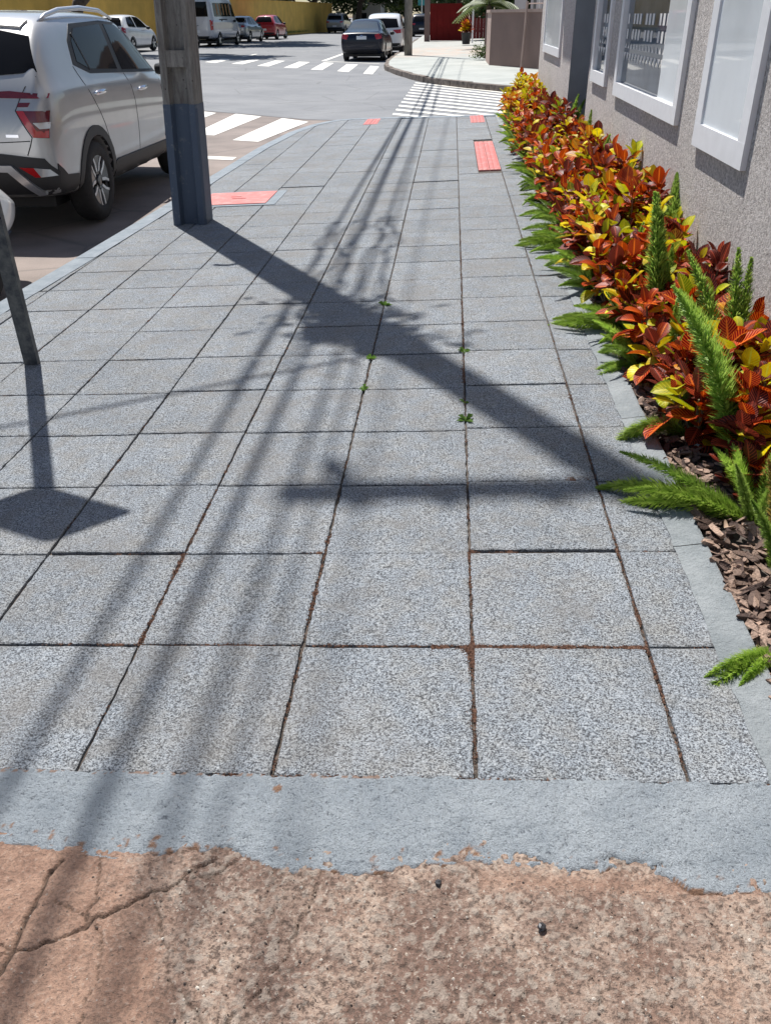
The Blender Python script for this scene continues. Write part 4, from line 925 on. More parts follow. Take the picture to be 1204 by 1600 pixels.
def patch(name, bvh, poly, mat, parent, face='side', side=1, off=.004, sub=3, depth=.012, smooth=True):
    # project a 2D outline onto the hull and give it a little body
    bm_ = bmesh.new()
    vs = [bm_.verts.new((a, b, 0)) for a, b in poly]; f = bm_.faces.new(vs); bmesh.ops.triangulate(bm_, faces=[f])
    for _ in range(sub):
        long = [e for e in bm_.edges if e.calc_length() > .10]
        if not long: break
        bmesh.ops.subdivide_edges(bm_, edges=long, cuts=1, use_grid_fill=False); bmesh.ops.triangulate(bm_, faces=bm_.faces)
    last = None; nor = {}
    for v in bm_.verts:
        a, b = v.co.x, v.co.y
        if face == 'side': o_ = Vector((3 * side, a, b)); d = Vector((-side, 0, 0))
        elif face == 'rear': o_ = Vector((a, -3, b)); d = Vector((0, 1, 0))
        elif face == 'front': o_ = Vector((a, 9, b)); d = Vector((0, -1, 0))
        else: o_ = Vector((a, b, 4)); d = Vector((0, 0, -1))
        h, nn = bvh.ray_cast(o_, d)[:2]
        if h is None: h, nn = bvh.find_nearest(last if last is not None else (o_ + d * 3))[:2]
        if nn.dot(d) > 0: nn = -nn
        nn = (nn - d * .25).normalized(); last = h; v.co = h + nn * off; nor[v] = nn
    low = {v: v.co - nor[v] * depth for v in bm_.verts}; top_f = list(bm_.faces); be = [e for e in bm_.edges if len(e.link_faces) == 1]; nv_ = {}
    for e in be:
        for v in e.verts:
            if v not in nv_: nv_[v] = bm_.verts.new(low[v])
    for e in be: a_, b_ = e.verts; bm_.faces.new((a_, b_, nv_[b_], nv_[a_]))
    bmesh.ops.recalc_face_normals(bm_, faces=bm_.faces); me = bpy.data.meshes.new(name); bm_.to_mesh(me); bm_.free(); me.materials.append(mat)
    if smooth: me.shade_smooth(); me.set_sharp_from_angle(angle=R(50))
    return link(name, me, parent)
def strip_line(pts, w_):
    L = offset_line(pts, w_ / 2); Rr = offset_line(pts, -w_ / 2); return L + Rr[::-1]
def wheel(parent, x, y, r_, side, fancy=False, wdt=.21, rimmat=None):
    xo = x
    prof = [(r_ * .62, xo - side * .015), (r_ * .68, xo - side * .004), (r_ * .86, xo), (r_ * .96, xo - side * .02), (r_, xo - side * .05), (r_, xo - side * (wdt - .04)), (r_ * .95, xo - side * (wdt - .01)), (r_ * .6, xo - side * wdt)]
    mb = MB(); mb.lathe(prof, 36, 'x', Matrix.Translation((0, y, r_))); wl = mb.build('wheel', T_RUB, parent, smooth=True)
    mb = MB(); mb.lathe([(r_ * .65, xo - side * .012), (r_ * .66, xo - side * .03), (r_ * .60, xo - side * .05), (r_ * .58, xo - side * .16), (.001, xo - side * .17)], 32, 'x', Matrix.Translation((0, y, r_))); mb.build('rim_barrel', T_RIMB, wl)
    nsp = 5
    for k in range(nsp):
        a = 2 * math.pi * k / nsp + .3; mb = MB(); Mx = Matrix.Translation((0, y, r_)) @ Matrix.Rotation(a, 4, 'X')
        if fancy:
            for (b0, b1, h0, h1, mt) in (( -.055, .055, -.12, .12, 0),):
                vs = []
                for rad, hw_, px_ in ((.05, .028, .035), (r_ * .30, .042, .030), (r_ * .50, .075, .022), (r_ * .63, .12, .016)):
                    vs += [(xo - side * px_, rad, -hw_), (xo - side * px_, rad, hw_), (xo - side * (px_ + .03), rad, hw_ * .85), (xo - side * (px_ + .03), rad, -hw_ * .85)]
            mb.add([Mx @ Vector(v) for v in vs], [(i * 4 + c, i * 4 + (c + 1) % 4, i * 4 + 4 + (c + 1) % 4, i * 4 + 4 + c) for i in range(3) for c in range(4)] + [(0, 1, 2, 3), (15, 14, 13, 12)])
            sp = mb.build('spoke', T_RIMB, wl)
            for s2 in (-1, 1):
                m3 = MB(); vs = []
                for rad, hw_, px_ in ((r_ * .22, .030, .028), (r_ * .42, .058, .022), (r_ * .64, .118, .012)):
                    vs += [(xo - side * px_, rad, s2 * (hw_ - .020)), (xo - side * px_, rad, s2 * (hw_ + .008)), (xo - side * (px_ + .02), rad, s2 * (hw_ + .008)), (xo - side * (px_ + .02), rad, s2 * (hw_ - .020))]
                m3.add([Mx @ Vector(v) for v in vs], [(i * 4 + c, i * 4 + (c + 1) % 4, i * 4 + 4 + (c + 1) % 4, i * 4 + 4 + c) for i in range(2) for c in range(4)] + [(0, 1, 2, 3), (11, 10, 9, 8)]); m3.build('spoke_edge', T_SILV, wl)
        else:
            vs = []
            for rad, hw_, px_ in ((.03, .03, .03), (r_ * .64, .045, .015)):
                vs += [(xo - side * px_, rad, -hw_), (xo - side * px_, rad, hw_), (xo - side * (px_ + .02), rad, hw_), (xo - side * (px_ + .02), rad, -hw_)]
            mb.add([Mx @ Vector(v) for v in vs], [(c, (c + 1) % 4, 4 + (c + 1) % 4, 4 + c) for c in range(4)] + [(0, 1, 2, 3), (7, 6, 5, 4)]); mb.build('spoke', rimmat or T_SILV, wl)
    mb = MB(); mb.lathe([(.045, xo - side * .034), (.04, xo - side * .022), (.001, xo - side * .02)], 14, 'x', Matrix.Translation((0, y, r_))); mb.build('hub_cap', T_SILV if not fancy else T_RIMB, wl)
    return wl

def side_windows(bvh, root, polys, mat):
    for s_ in (1, -1):
        for p in polys: patch('side_window', bvh, p, mat, root, 'side', s_, .004)

# --- silver SUV beside the pole
suv = empty('parked_suv', (-4.10, 5.76, road(-4.1)), R(.6), 'silver SUV with angular red tail lights parked beside the concrete pole', 'car')
ST = [(.00, .50, .80, .82, .66, .60, .50), (.03, .42, .96, .98, .80, .76, .66), (.09, .35, 1.06, 1.12, .865, .82, .74), (.20, .31, 1.11, 1.28, .885, .845, .735), (.36, .30, 1.13, 1.47, .893, .855, .715), (.52, .28, 1.13, 1.60, .895, .86, .70), (.80, .27, 1.13, 1.645, .895, .86, .695), (1.4, .25, 1.12, 1.665, .895, .86, .695), (2.0, .24, 1.10, 1.66, .895, .858, .685), (2.45, .24, 1.09, 1.64, .895, .855, .675), (2.8, .24, 1.07, 1.50, .895, .855, .665), (3.15, .24, 1.05, 1.27, .895, .85, .69), (3.4, .25, 1.01, 1.07, .89, .84, .72), (3.8, .27, .95, 1.0, .875, .80, .70), (4.1, .30, .84, .88, .83, .74, .64), (4.25, .38, .70, .72, .74, .64, .52), (4.3, .46, .60, .62, .64, .56, .46)]
me, bv = hull(ST, (.375, [(.91, .345, .89), (3.52, .345, .89)])); me.materials.clear(); me.materials.append(P_SILVER); me.shade_smooth(); me.set_sharp_from_angle(angle=R(40)); link('body', me, suv)
for s_ in (1, -1):
    for (wy) in (.91, 3.52):
        ring = [(wy + .455 * math.cos(a), .345 + .455 * math.sin(a)) for a in np.linspace(-.12, math.pi + .12, 17)] + [(wy + .375 * math.cos(a), .345 + .375 * math.sin(a)) for a in np.linspace(math.pi + .1, -.1, 17)]
        patch('wheel_arch_cladding', bv, ring, T_BLACK, suv, 'side', s_, .010, 2, .03)
        wheel(suv, s_ * .885, wy, .342, s_, True)
    patch('sill_cladding', bv, [(1.36, .26), (1.35, .44), (1.42, .46), (3.06, .44), (3.07, .26)], T_BLACK, suv, 'side', s_, .012, 3, .02)
    pw = [[(1.20, 1.225), (.98, 1.29), (1.04, 1.44), (1.20, 1.535), (1.90, 1.56), (1.905, 1.19)], [(2.02, 1.56), (2.38, 1.545), (2.66, 1.43), (3.04, 1.17), (3.04, 1.135), (2.04, 1.18)]]
    patch('window_surround', bv, [(1.18, 1.19), (.88, 1.27), (.97, 1.45), (1.15, 1.57), (1.95, 1.59), (2.45, 1.57), (2.75, 1.44), (3.16, 1.15), (3.16, 1.105), (2.0, 1.155)], T_BLACK, suv, 'side', s_, .003)
    for p in pw: patch('side_window', bv, p, T_CGLASS, suv, 'side', s_, .007)
    patch('quarter_divider', bv, strip_line([(1.20, 1.22), (1.10, 1.50)], .022), T_BLACK, suv, 'side', s_, .010)
    patch('door_seam', bv, strip_line([(.86, 1.26), (.94, 1.12), (1.13, .90), (1.20, .79), (1.34, .46)], .008), T_SEAM, suv, 'side', s_, .0015, 4, .01)
    patch('door_seam', bv, strip_line([(2.04, 1.15), (2.12, 1.03), (2.15, .90), (2.10, .46)], .008), T_SEAM, suv, 'side', s_, .0015, 4, .01)
    patch('door_seam', bv, strip_line([(3.12, 1.09), (3.10, .85), (3.0, .48)], .008), T_SEAM, suv, 'side', s_, .0015, 4, .01)
    for hy, hz_ in ((1.10, 1.04), (2.30, .995)):
        h = bv.ray_cast(Vector((3 * s_, hy, hz_)), Vector((-s_, 0, 0)))[0]; mb = MB(); mb.tube([(h.x - s_ * .008, hy - .03, hz_ - .01), (h.x + s_ * .030, hy, hz_), (h.x + s_ * .036, hy + .10, hz_ + .005), (h.x + s_ * .030, hy + .18, hz_ + .005), (h.x - s_ * .008, hy + .21, hz_)], [.014, .020, .021, .019, .012], 8); mb.build('door_handle', T_CHROME, suv, smooth=True)
    rp = [(s_ * .665, .66, 1.585), (s_ * .67, .82, 1.635), (s_ * .67, 1.1, 1.672), (s_ * .67, 1.6, 1.69), (s_ * .665, 2.1, 1.672), (s_ * .655, 2.45, 1.605)]
    mb = MB(); mb.tube(rp, [.010, .018, .020, .020, .018, .010], 8); mb.build('roof_rail', T_SILV, suv, smooth=True)
    mb = MB(); mb.lathe([(.001, -.11), (.06, -.10), (.085, 0), (.06, .1), (.001, .11)], 12, 'x', Matrix.Translation((s_ * 1.0, 2.92, 1.14)) @ Matrix.Scale(.8, 4, Vector((0, 0, 1)))); mb.build('wing_mirror', T_BLACK, suv, smooth=True)
    patch('upper_light_bar', bv, [(s_ * .28, 1.08), (s_ * .42, 1.12), (s_ * .58, 1.125), (s_ * .845, 1.10), (s_ * .845, 1.07), (s_ * .42, 1.08), (s_ * .28, 1.07)], T_DREDL, suv, 'rear', 1, .006)
    patch('small_lamp', bv, [(s_ * .65, 1.045), (s_ * .74, 1.045), (s_ * .72, 1.015), (s_ * .64, 1.015)], T_DREDL, suv, 'rear', 1, .006)
    lamp = patch('tail_light', bv, [(s_ * .63, .99), (s_ * .852, .985), (s_ * .835, .79), (s_ * .73, .80)], T_DREDL, suv, 'rear', 1, .008)
    patch('brake_strip', bv, [(s_ * .63, .988), (s_ * .685, .988), (s_ * .765, .845), (s_ * .836, .845), (s_ * .832, .795), (s_ * .73, .802)], T_REDL, lamp, 'rear', 1, .013)
    patch('reverse_lens', bv, [(s_ * .745, .905), (s_ * .85, .905), (s_ * .845, .86), (s_ * .785, .86)], T_CLRL, lamp, 'rear', 1, .014)
    patch('tailgate_seam', bv, strip_line([(s_ * .77, 1.22), (s_ * .70, 1.15), (s_ * .62, .99), (s_ * .72, .80), (s_ * .70, .75), (s_ * .66, .67)], .008), T_SEAM, suv, 'rear', 1, .002)
    patch('reflector', bv, [(s_ * .58, .585), (s_ * .69, .58), (s_ * .73, .51), (s_ * .69, .51)], T_REDL, suv, 'rear', 1, .024)
    patch('fog_lamp', bv, [(s_ * .69, .58), (s_ * .80, .565), (s_ * .835, .515), (s_ * .73, .51)], T_CLRL, suv, 'rear', 1, .022)
    patch('skid_trim', bv, [(s_ * .30, .60), (s_ * .52, .60), (s_ * .73, .385), (s_ * .66, .375), (s_ * .48, .55), (s_ * .30, .555)], T_SILV, suv, 'rear', 1, .034, 3, .03)
patch('bumper_cladding', bv, [(-.82, .37), (-.85, .54), (-.78, .645), (-.45, .685), (0, .70), (.45, .685), (.78, .645), (.85, .54), (.82, .37)], T_BLACK, suv, 'rear', 1, .012, 3, .03)
for s_ in (1, -1): patch('bumper_cladding', bv, [(.10, .31), (.10, .60), (.22, .50), (.44, .475), (.46, .31)], T_BLACK, suv, 'side', s_, .010, 3, .02)
patch('rear_window', bv, [(-.77, 1.25), (-.68, 1.49), (-.40, 1.54), (0, 1.555), (.40, 1.54), (.68, 1.49), (.77, 1.25), (0, 1.20)], T_CGLASS, suv, 'rear', 1, .006)
patch('number_plate', bv, [(-.20, .90), (.20, .90), (.20, .78), (-.20, .78)], T_PLATE, suv, 'rear', 1, .010)
patch('tailgate_crease', bv, strip_line([(-.70, .775), (0, .75), (.70, .775)], .007), T_SEAM, suv, 'rear', 1, .002)
patch('letter_badge', bv, [(.52, .825), (.62, .823), (.62, .802), (.52, .804)], T_CHROME, suv, 'rear', 1, .008)
patch('windscreen', bv, [(-.60, 2.55), (.60, 2.55), (.68, 3.15), (-.68, 3.15)], T_CGLASS, suv, 'top', 1, .006)
patch('roof_spoiler', bv, [(-.60, .47), (.60, .47), (.62, .58), (-.62, .58)], P_SILVER, suv, 'top', 1, .02, 2, .03)
MB().box((-.6, .5, .19), (.6, 3.9, .30)).build('underbody', T_BLACK, suv)

def gen_car(name, label, loc, rz, paint, stations, rad, axles, hw, windows, rear_glass, lamps, plate_z, glass=T_CGLASS, group=None, cat='car', extra=None, lampmat=T_REDL):
    c = empty(name, loc, rz, label, cat, group); me, bv = hull(stations, (rad + .045, [(a, rad, hw) for a in axles])); me.materials.clear(); me.materials.append(paint); me.shade_smooth(); me.set_sharp_from_angle(angle=R(40)); link('body', me, c)
    for s_ in (1, -1):
        for a in axles: wheel(c, s_ * (hw - .015), a, rad, s_)
        for p in windows: patch('side_window', bv, p, glass, c, 'side', s_, .005)
        for p in lamps: patch('tail_light', bv, [(s_ * a, b) for a, b in p], lampmat, c, 'rear', 1, .008)
        mb = MB(); mb.lathe([(.001, -.1), (.055, -.08), (.075, 0), (.05, .08), (.001, .1)], 8, 'x', Matrix.Translation((s_ * (hw + .08), axles[1] - .75, stations[len(stations) // 2][2] + .02))); mb.build('wing_mirror', T_BLACK, c, smooth=True)
    if rear_glass: patch('rear_window', bv, rear_glass, glass, c, 'rear', 1, .006)
    patch('number_plate', bv, [(-.20, plate_z + .06), (.20, plate_z + .06), (.20, plate_z - .06), (-.20, plate_z - .06)], T_PLATE, c, 'rear', 1, .010)
    zb = stations[2][1]; patch('rear_bumper_base', bv, [(-hw * .85, zb + .02), (-hw * .85, zb + .14), (hw * .85, zb + .14), (hw * .85, zb + .02)], T_BLACK, c, 'rear', 1, .01)
    MB().box((-hw * .9, .5, .16), (hw * .9, axles[1] + .4, .28)).build('underbody', T_BLACK, c)
    if extra: extra(c, bv)
    return c, bv
SEDAN = [(.0, .48, .78, .80, .66, .60, .5), (.04, .38, .93, .95, .80, .74, .64), (.14, .28, 1.00, 1.03, .855, .79, .70), (.5, .24, 1.00, 1.05, .875, .80, .70), (.72, .22, .98, 1.12, .88, .82, .64), (1.0, .21, .96, 1.30, .88, .82, .58), (1.35, .2, .94, 1.44, .88, .81, .54), (1.9, .2, .93, 1.48, .88, .81, .55), (2.5, .2, .92, 1.46, .88, .81, .56), (2.9, .2, .91, 1.32, .88, .81, .57), (3.35, .2, .90, 1.08, .88, .80, .64), (3.6, .21, .88, .96, .875, .78, .68), (4.1, .24, .80, .85, .85, .74, .62), (4.4, .3, .70, .73, .77, .66, .52), (4.54, .42, .58, .6, .62, .54, .44)]
HATCH = [(.0, .48, .74, .76, .62, .56, .46), (.03, .38, .92, .94, .76, .70, .60), (.10, .3, 1.00, 1.08, .82, .77, .66), (.25, .26, 1.02, 1.30, .835, .79, .60), (.45, .24, 1.01, 1.45, .84, .79, .56), (.9, .22, .98, 1.52, .84, .79, .56), (1.5, .21, .96, 1.53, .84, .79, .56), (2.1, .21, .94, 1.48, .84, .78, .55), (2.6, .21, .92, 1.26, .84, .78, .57), (3.0, .22, .90, 1.04, .835, .77, .62), (3.3, .23, .87, .93, .82, .74, .62), (3.7, .28, .74, .77, .75, .64, .52), (3.88, .4, .6, .62, .6, .52, .44)]
SUVS = [(y * 1.02, zb, zbelt, zt + .03, w_, wb, wr) for (y, zb, zbelt, zt, w_, wb, wr) in ST]
HW = [[(.55, 1.05), (.52, 1.16), (.72, 1.42), (1.25, 1.45), (1.32, 1.02)], [(1.38, 1.45), (1.95, 1.42), (2.35, 1.24), (2.7, .99), (1.42, 1.02)]]
SW = [[(.95, 1.0), (1.05, 1.14), (1.35, 1.36), (1.85, 1.41), (1.9, .98)], [(1.97, 1.41), (2.45, 1.39), (2.8, 1.27), (3.25, .98), (2.0, .98)]]
UW = [[(.62, 1.10), (.56, 1.20), (.66, 1.45), (.80, 1.50), (1.30, 1.525), (1.46, 1.075)], [(1.40, 1.525), (2.02, 1.51), (2.25, 1.44), (2.88, 1.045), (1.56, 1.07)]]
GC = 'cars parked along the left side of the street'; GR_ = 'cars parked along the right side of the street'
def sed_extra(c, bv):
    patch('boot_seam', bv, strip_line([(-.62, .66), (.62, .66)], .012), T_SEAM, c, 'rear', 1, .003)
    patch('emblem', bv, [(-.05, .93), (.05, .93), (.05, .88), (-.05, .88)], T_CHROME, c, 'rear', 1, .012)
gen_car('parked_car', 'black sedan parked at the far right curb beyond the crossing', (-3.73, 37.15, road(-3.7)), R(-2), P_BLACK, SEDAN, .315, (.95, 3.55), .88, SW, [(-.66, 1.05), (-.50, 1.37), (0, 1.40), (.50, 1.37), (.66, 1.05), (0, 1.03)],
        [[(.52, .93), (.62, .97), (.84, .97), (.86, .82), (.60, .78)]], .84, T_CGLASS2, GR_, extra=sed_extra)
gen_car('parked_suv', 'white SUV parked in front of the black sedan at the right curb', (-3.30, 43.6, road(-3.3)), R(0), P_WHITE, SUVS, .345, (.9, 3.55), .89, UW, [(-.70, 1.12), (-.60, 1.47), (0, 1.49), (.60, 1.47), (.70, 1.12), (0, 1.09)], [[(.42, 1.02), (.84, 1.05), (.86, .90), (.60, .88)]], .60, T_CGLASS, GR_)
gen_car('parked_car', 'small white hatchback parked across the street, nearest on the left side', (-15.9, 42.4, road(-16)), R(-6), P_WHITE, HATCH, .31, (.72, 3.12), .84, HW, [(-.62, 1.08), (-.50, 1.40), (0, 1.42), (.50, 1.40), (.62, 1.08)], [[(.62, 1.02), (.78, 1.04), (.80, .78), (.66, .78)]], .62, T_CGLASS, GC)
gen_car('parked_car', 'grey sedan parked in front of the van across the street', (-14.05, 59.6, road(-14)), R(-5), P_GREY, SEDAN, .315, (.95, 3.55), .88, SW, [(-.64, 1.05), (-.48, 1.37), (.48, 1.37), (.64, 1.05)], [[(.55, .95), (.84, .95), (.85, .85), (.57, .84)]], .62, T_CGLASS, GC)
gen_car('parked_car', 'red hatchback parked ahead of the grey sedan across the street', (-13.55, 67.2, road(-14)), R(-5), P_RED, HATCH, .31, (.72, 3.12), .84, HW, [(-.62, 1.08), (-.50, 1.40), (0, 1.42), (.50, 1.40), (.62, 1.08)], [[(.62, 1.02), (.78, 1.04), (.80, .80), (.66, .80)]], .62, T_CGLASS, GC)
gen_car('parked_suv', 'silver SUV parked in tree shade far down the left side', (-11.5, 92, road(-11.5)), R(-6), P_GREY, SUVS, .345, (.9, 3.55), .89, UW, [(-.70, 1.12), (-.60, 1.47), (.60, 1.47), (.70, 1.12)], [[(.50, 1.0), (.84, 1.02), (.86, .90), (.56, .88)]], .60, T_CGLASS, GC)
gen_car('parked_car', 'dark car parked far away just left of the red fence', (-2.75, 80.5, road(-2.7)), R(0), P_BLACK, SUVS, .345, (.9, 3.55), .89, UW, [(-.70, 1.12), (-.60, 1.47), (.60, 1.47), (.70, 1.12)], [[(.50, 1.0), (.84, 1.02), (.86, .90), (.56, .88)]], .60, T_CGLASS, GR_)
# white car whose front corner shows at the left edge (nose towards +y)
wc, _b = gen_car('parked_car', 'white car with only its front bumper corner showing at the left edge', (-3.80, .78, road(-3.9)), R(1.0), P_WHITE, HATCH[:-2] + [(3.75, .26, .74, .77, .80, .66, .54), (4.02, .34, .64, .66, .74, .60, .48), (4.12, .44, .56, .58, .66, .5, .4)], .31, (.72, 3.20), .86, HW, [(-.62, 1.08), (-.50, 1.40), (.50, 1.40), (.62, 1.08)], [[(.62, 1.02), (.78, 1.04), (.80, .78), (.66, .78)]], .62, T_CGLASS, None)
patch('front_bumper_base', _b, [(-.76, .26), (-.76, .36), (.76, .36), (.76, .26)], T_BLACK, wc, 'front', 1, .02, 3, .04)
# van
VAN = [(.0, .55, 1.2, 1.9, .70, .70, .60), (.04, .42, 1.2, 2.35, .90, .88, .76), (.15, .38, 1.22, 2.44, .97, .95, .80), (1.0, .36, 1.22, 2.46, .99, .97, .82), (2.5, .36, 1.22, 2.46, .99, .97, .82), (3.9, .36, 1.2, 2.42, .99, .96, .80), (4.25, .36, 1.18, 2.10, .98, .94, .74), (4.6, .36, 1.15, 1.55, .97, .92, .72), (4.9, .38, 1.08, 1.18, .95, .88, .74), (5.25, .42, .88, .92, .86, .76, .62), (5.36, .52, .70, .72, .70, .62, .5)]
def van_extra(c, bv):
    for s_ in (1, -1):
        patch('side_step', bv, [(1.4, .38), (1.4, .60), (4.0, .60), (4.0, .38)], T_SILV, c, 'side', s_, .02, 3, .04)
        patch('sliding_rail', bv, strip_line([(1.2, 1.30), (2.6, 1.30)], .05), T_SEAM, c, 'side', s_, .006)
        for q in range(5): patch('curtain', bv, [(1.0 + q * .55, 1.52), (1.0 + q * .55, 2.05), (1.18 + q * .55, 2.05), (1.14 + q * .55, 1.52)], simple('orange_curtain', (.42, .20, .07), .8), c, 'side', s_, .010)
        patch('door_pull', bv, [(1.55, 1.22), (1.75, 1.22), (1.75, 1.28), (1.55, 1.28)], T_BLACK, c, 'side', s_, .01)
gen_car('parked_van', 'white passenger van with orange curtained windows parked across the street', (-14.15, 51.2, road(-14)), R(-5), P_VAN, VAN, .34, (1.1, 4.4), .985, [[(.55, 1.45), (.55, 2.10), (3.45, 2.10), (3.45, 1.45)], [(3.55, 1.45), (3.55, 2.08), (3.95, 2.02), (4.45, 1.42)]], [(-.74, 1.45), (-.70, 2.15), (.70, 2.15), (.74, 1.45)], [[(.80, 1.30), (.93, 1.30), (.94, .80), (.82, .80)]], .75, T_CGLASS, GC, 'van', van_extra)
# black motorcycle behind the van
mc = empty('parked_motorcycle', (-14.0, 48.6, road(-14)), R(-8), 'dark motorcycle parked behind the van, partly hidden by the pole', 'motorcycle')
for y_, nm in ((0, 'wheel'), (1.28, 'wheel')):
    mb = MB(); mb.lathe([(.22, -.05), (.30, -.055), (.32, 0), (.30, .055), (.22, .05)], 20, 'x', Matrix.Translation((0, y_, .32))); wl = mb.build('wheel', T_RUB, mc)
    mb = MB(); 
    for k in range(5): a = k * 1.257; mb.tube([(0, y_, .32), (0, y_ + .22 * math.cos(a), .32 + .22 * math.sin(a))], .012, 5)
    mb.build('rim', T_SILV, wl)
mb = MB(); mb.tube([(0, .25, .62), (0, .55, .82), (0, .85, .86), (0, 1.02, .74)], [.09, .17, .16, .06], 10); mb.build('fuel_tank', P_BLACK, mc, smooth=True)
mb = MB(); mb.tube([(0, -.25, .86), (0, 0, .82), (0, .4, .78)], [.05, .11, .10], 8); mb.build('seat', T_BLACK, mc, smooth=True)
mb = MB(); mb.box((-.13, .35, .25), (.13, .75, .62)); mb.tube([(.14, .7, .3), (.16, .2, .28), (.17, -.2, .36)], .04, 8); mb.build('engine', T_DARKM, mc)
mb = MB(); mb.tube([(-.35, .9, 1.05), (0, 1.0, 1.0), (.35, .9, 1.05)], .015, 6); mb.tube([(.07, 1.28, .32), (.06, 1.0, 1.0)], .025, 6); mb.tube([(-.07, 1.28, .32), (-.06, 1.0, 1.0)], .025, 6); mb.build('handlebar_fork', T_CHROME, mc)
mb = MB(); mb.tube([(0, -.30, .84), (0, -.38, .80), (0, -.42, .74)], [.06, .05, .03], 8); mb.build('tail_light', T_REDL, mc)
mb = MB(); mb.tube([(0, -.34, .5), (0, -.1, .70), (0, .2, .66)], [.07, .08, .05], 8); mb.build('rear_mudguard', P_BLACK, mc)

# ------------------------------------------------------------------ walls, fences and things across the street
def wallbox(name, a, b, th, z0, h, mat, label, cat, cap=None, capmat=None, capname='coping'):
    d = Vector((b[0] - a[0], b[1] - a[1])); L = d.length; o = empty(name, (a[0], a[1], z0), math.atan2(d.y, d.x), label, cat)
    MB().box((0, 0, -.3), (L, th, h)).build('wall', mat, o)
    if cap: MB().box((-.04, -.04, h), (L + .04, th + .04, h + cap)).build(capname, capmat, o)
    return o
wallbox('yellow_wall', (-13.0, 101), (-20.2, 20), .2, .12, 2.30, T_YELLOW, 'long yellow boundary wall behind the parked cars across the street', 'wall', .06, T_YELLOW)
# brown yard wall with light coping, right beyond the side street
bw = empty('brown_yard_wall', (1.08, 29.2, fwz(1.05, 29)), 0, 'brown rendered yard wall with pale coping across the side street', 'wall')
def seg(a, b, th, h, nm, mat, z0=-.3, parent=bw):
    d = Vector((b[0] - a[0], b[1] - a[1])); M_ = Matrix.Translation((a[0], a[1], 0)) @ Matrix.Rotation(math.atan2(d.y, d.x), 4, 'Z'); MB().box((0, 0, z0), (d.length, th, h), M_).build(nm, mat, parent)
seg((0, 0), (4.3, -8.6), .15, 1.42, 'front_wall', T_BROWN); seg((-.002, 3.4), (-.002, .01), .15, 1.42, 'side_wall', T_BROWNC)
seg((-.03, -.03), (4.3, -8.64), .22, 1.50, 'coping', T_BROWNC, 1.421); seg((-.04, 3.5), (-.04, .2), .22, 1.50, 'coping', T_BROWNC, 1.421); seg((0, 5.5), (6.5, -.5), .15, 1.42, 'back_wall', T_BROWN)
rl = empty('pipe_railing', (2.0, 27.3, fwz(2, 27)), 0, 'thin pale pipe post with horizontal rails on the brown wall', 'railing')
MB().tube([(-.06, -.25, 0), (-.02, -.25, 1.0), (0, -.22, 1.66)], .035, 8).build('post', T_BROWNC, rl)
MB().tube([(0, -.18, 1.60), (3, -5.2, 1.60)], .018, 6).build('rail', T_BROWNC, rl); MB().tube([(.35, -.05, 1.40), (.35, -.05, 2.4)], .02, 6).build('post', T_SILV, rl)
# grey house behind
gh = empty('grey_house', (6.5, 40, 0), 0, 'dark grey house wall behind the brown yard wall', 'house')
MB().box((-3.1, -2, -.3), (5, 16, 5.5)).build('wall', T_GREYW, gh); MB().box((-3.2, -2.1, 5.5), (5.1, 16.1, 5.8)).build('roof', T_BROWNC, gh); MB().box((-3.12, 1, 0), (-3.1, 2.2, 2.1)).build('door', T_BLACK, gh)
mb = MB(); mb.box((-3.12, 4, 1.0), (-3.1, 6, 2.2)); mb.build('window', T_CGLASS, gh)
# red corrugated fence, sheet by sheet
rf = empty('red_fence', (-1.55, 60.2, fwz(-1.5, 60)), 0, 'tall red corrugated metal fence at the end of the far sidewalk', 'fence')
for k in range(6):
    mb = MB(); x0 = .40 * k; n = 16; vs = []
    for q in range(n + 1):
        x = x0 + .41 * q / n; yy = .03 * math.sin(q * math.pi / 2) ** 2 + .004 * k; vs += [(x, yy, .02), (x, yy, 2.05), (x, yy + .01, .02), (x, yy + .01, 2.05)]
    fs = []
    for q in range(n): a = q * 4; fs += [(a, a + 4, a + 5, a + 1), (a + 2, a + 3, a + 7, a + 6)]
    mb.add(vs, fs); mb.build('panel', T_REDSH, rf)
MB().box((-.36, -.05, -.3), (-.02, .25, 2.4)).build('gate_post', T_BROWN, rf)
rg = empty('dark_red_gate', (.95, 61.3, fwz(.9, 61)), 0, 'dark red gate in shade beside the red corrugated fence', 'gate')
for k in range(5): MB().box((k * .22, 0, .02), (k * .22 + .214, .04, 1.9)).build('board', T_REDSH, rg)
MB().box((1.1, -.1, -.3), (1.5, .2, 2.2)).build('post', T_GREYW, rg)
wp = empty('white_post', (.98, 52.5, fwz(1, 52)), 0, 'slim white pipe standing beside the dark gate', 'post'); MB().tube([(0, 0, 0), (0, 0, 2.6)], .045, 8).build('pipe', T_WHITE, wp)
# potted croton
pc = empty('potted_croton', (.62, 51, fwz(.6, 51)), 0, 'black pot of orange and pink croton before the red fence', 'potted plant')
MB().lathe([(.001, 0), (.20, 0), (.27, .55), (.24, .55), (.001, .50)], 16).build('pot', T_BLACK, pc)
for q in range(70):
    a = q * 2.4; k = q / 70; c = random.choice(['orange', 'red', 'orange', 'yellow', 'darkred']); o = link('leaf', random.choice(LEAF[c]), pc, (.12 * math.cos(a), .12 * math.sin(a), .55 + .35 * (1 - k)), None, random.uniform(.28, .4))
    o.rotation_euler = (Matrix.Rotation(a - 1.57, 3, 'Z') @ Matrix.Rotation(R(75) * (1 - k) + R(5), 3, 'X')).to_euler()
MB().tube([(0, 0, .4), (0, 0, .9)], .03, 6).build('stem', T_STEM, pc)
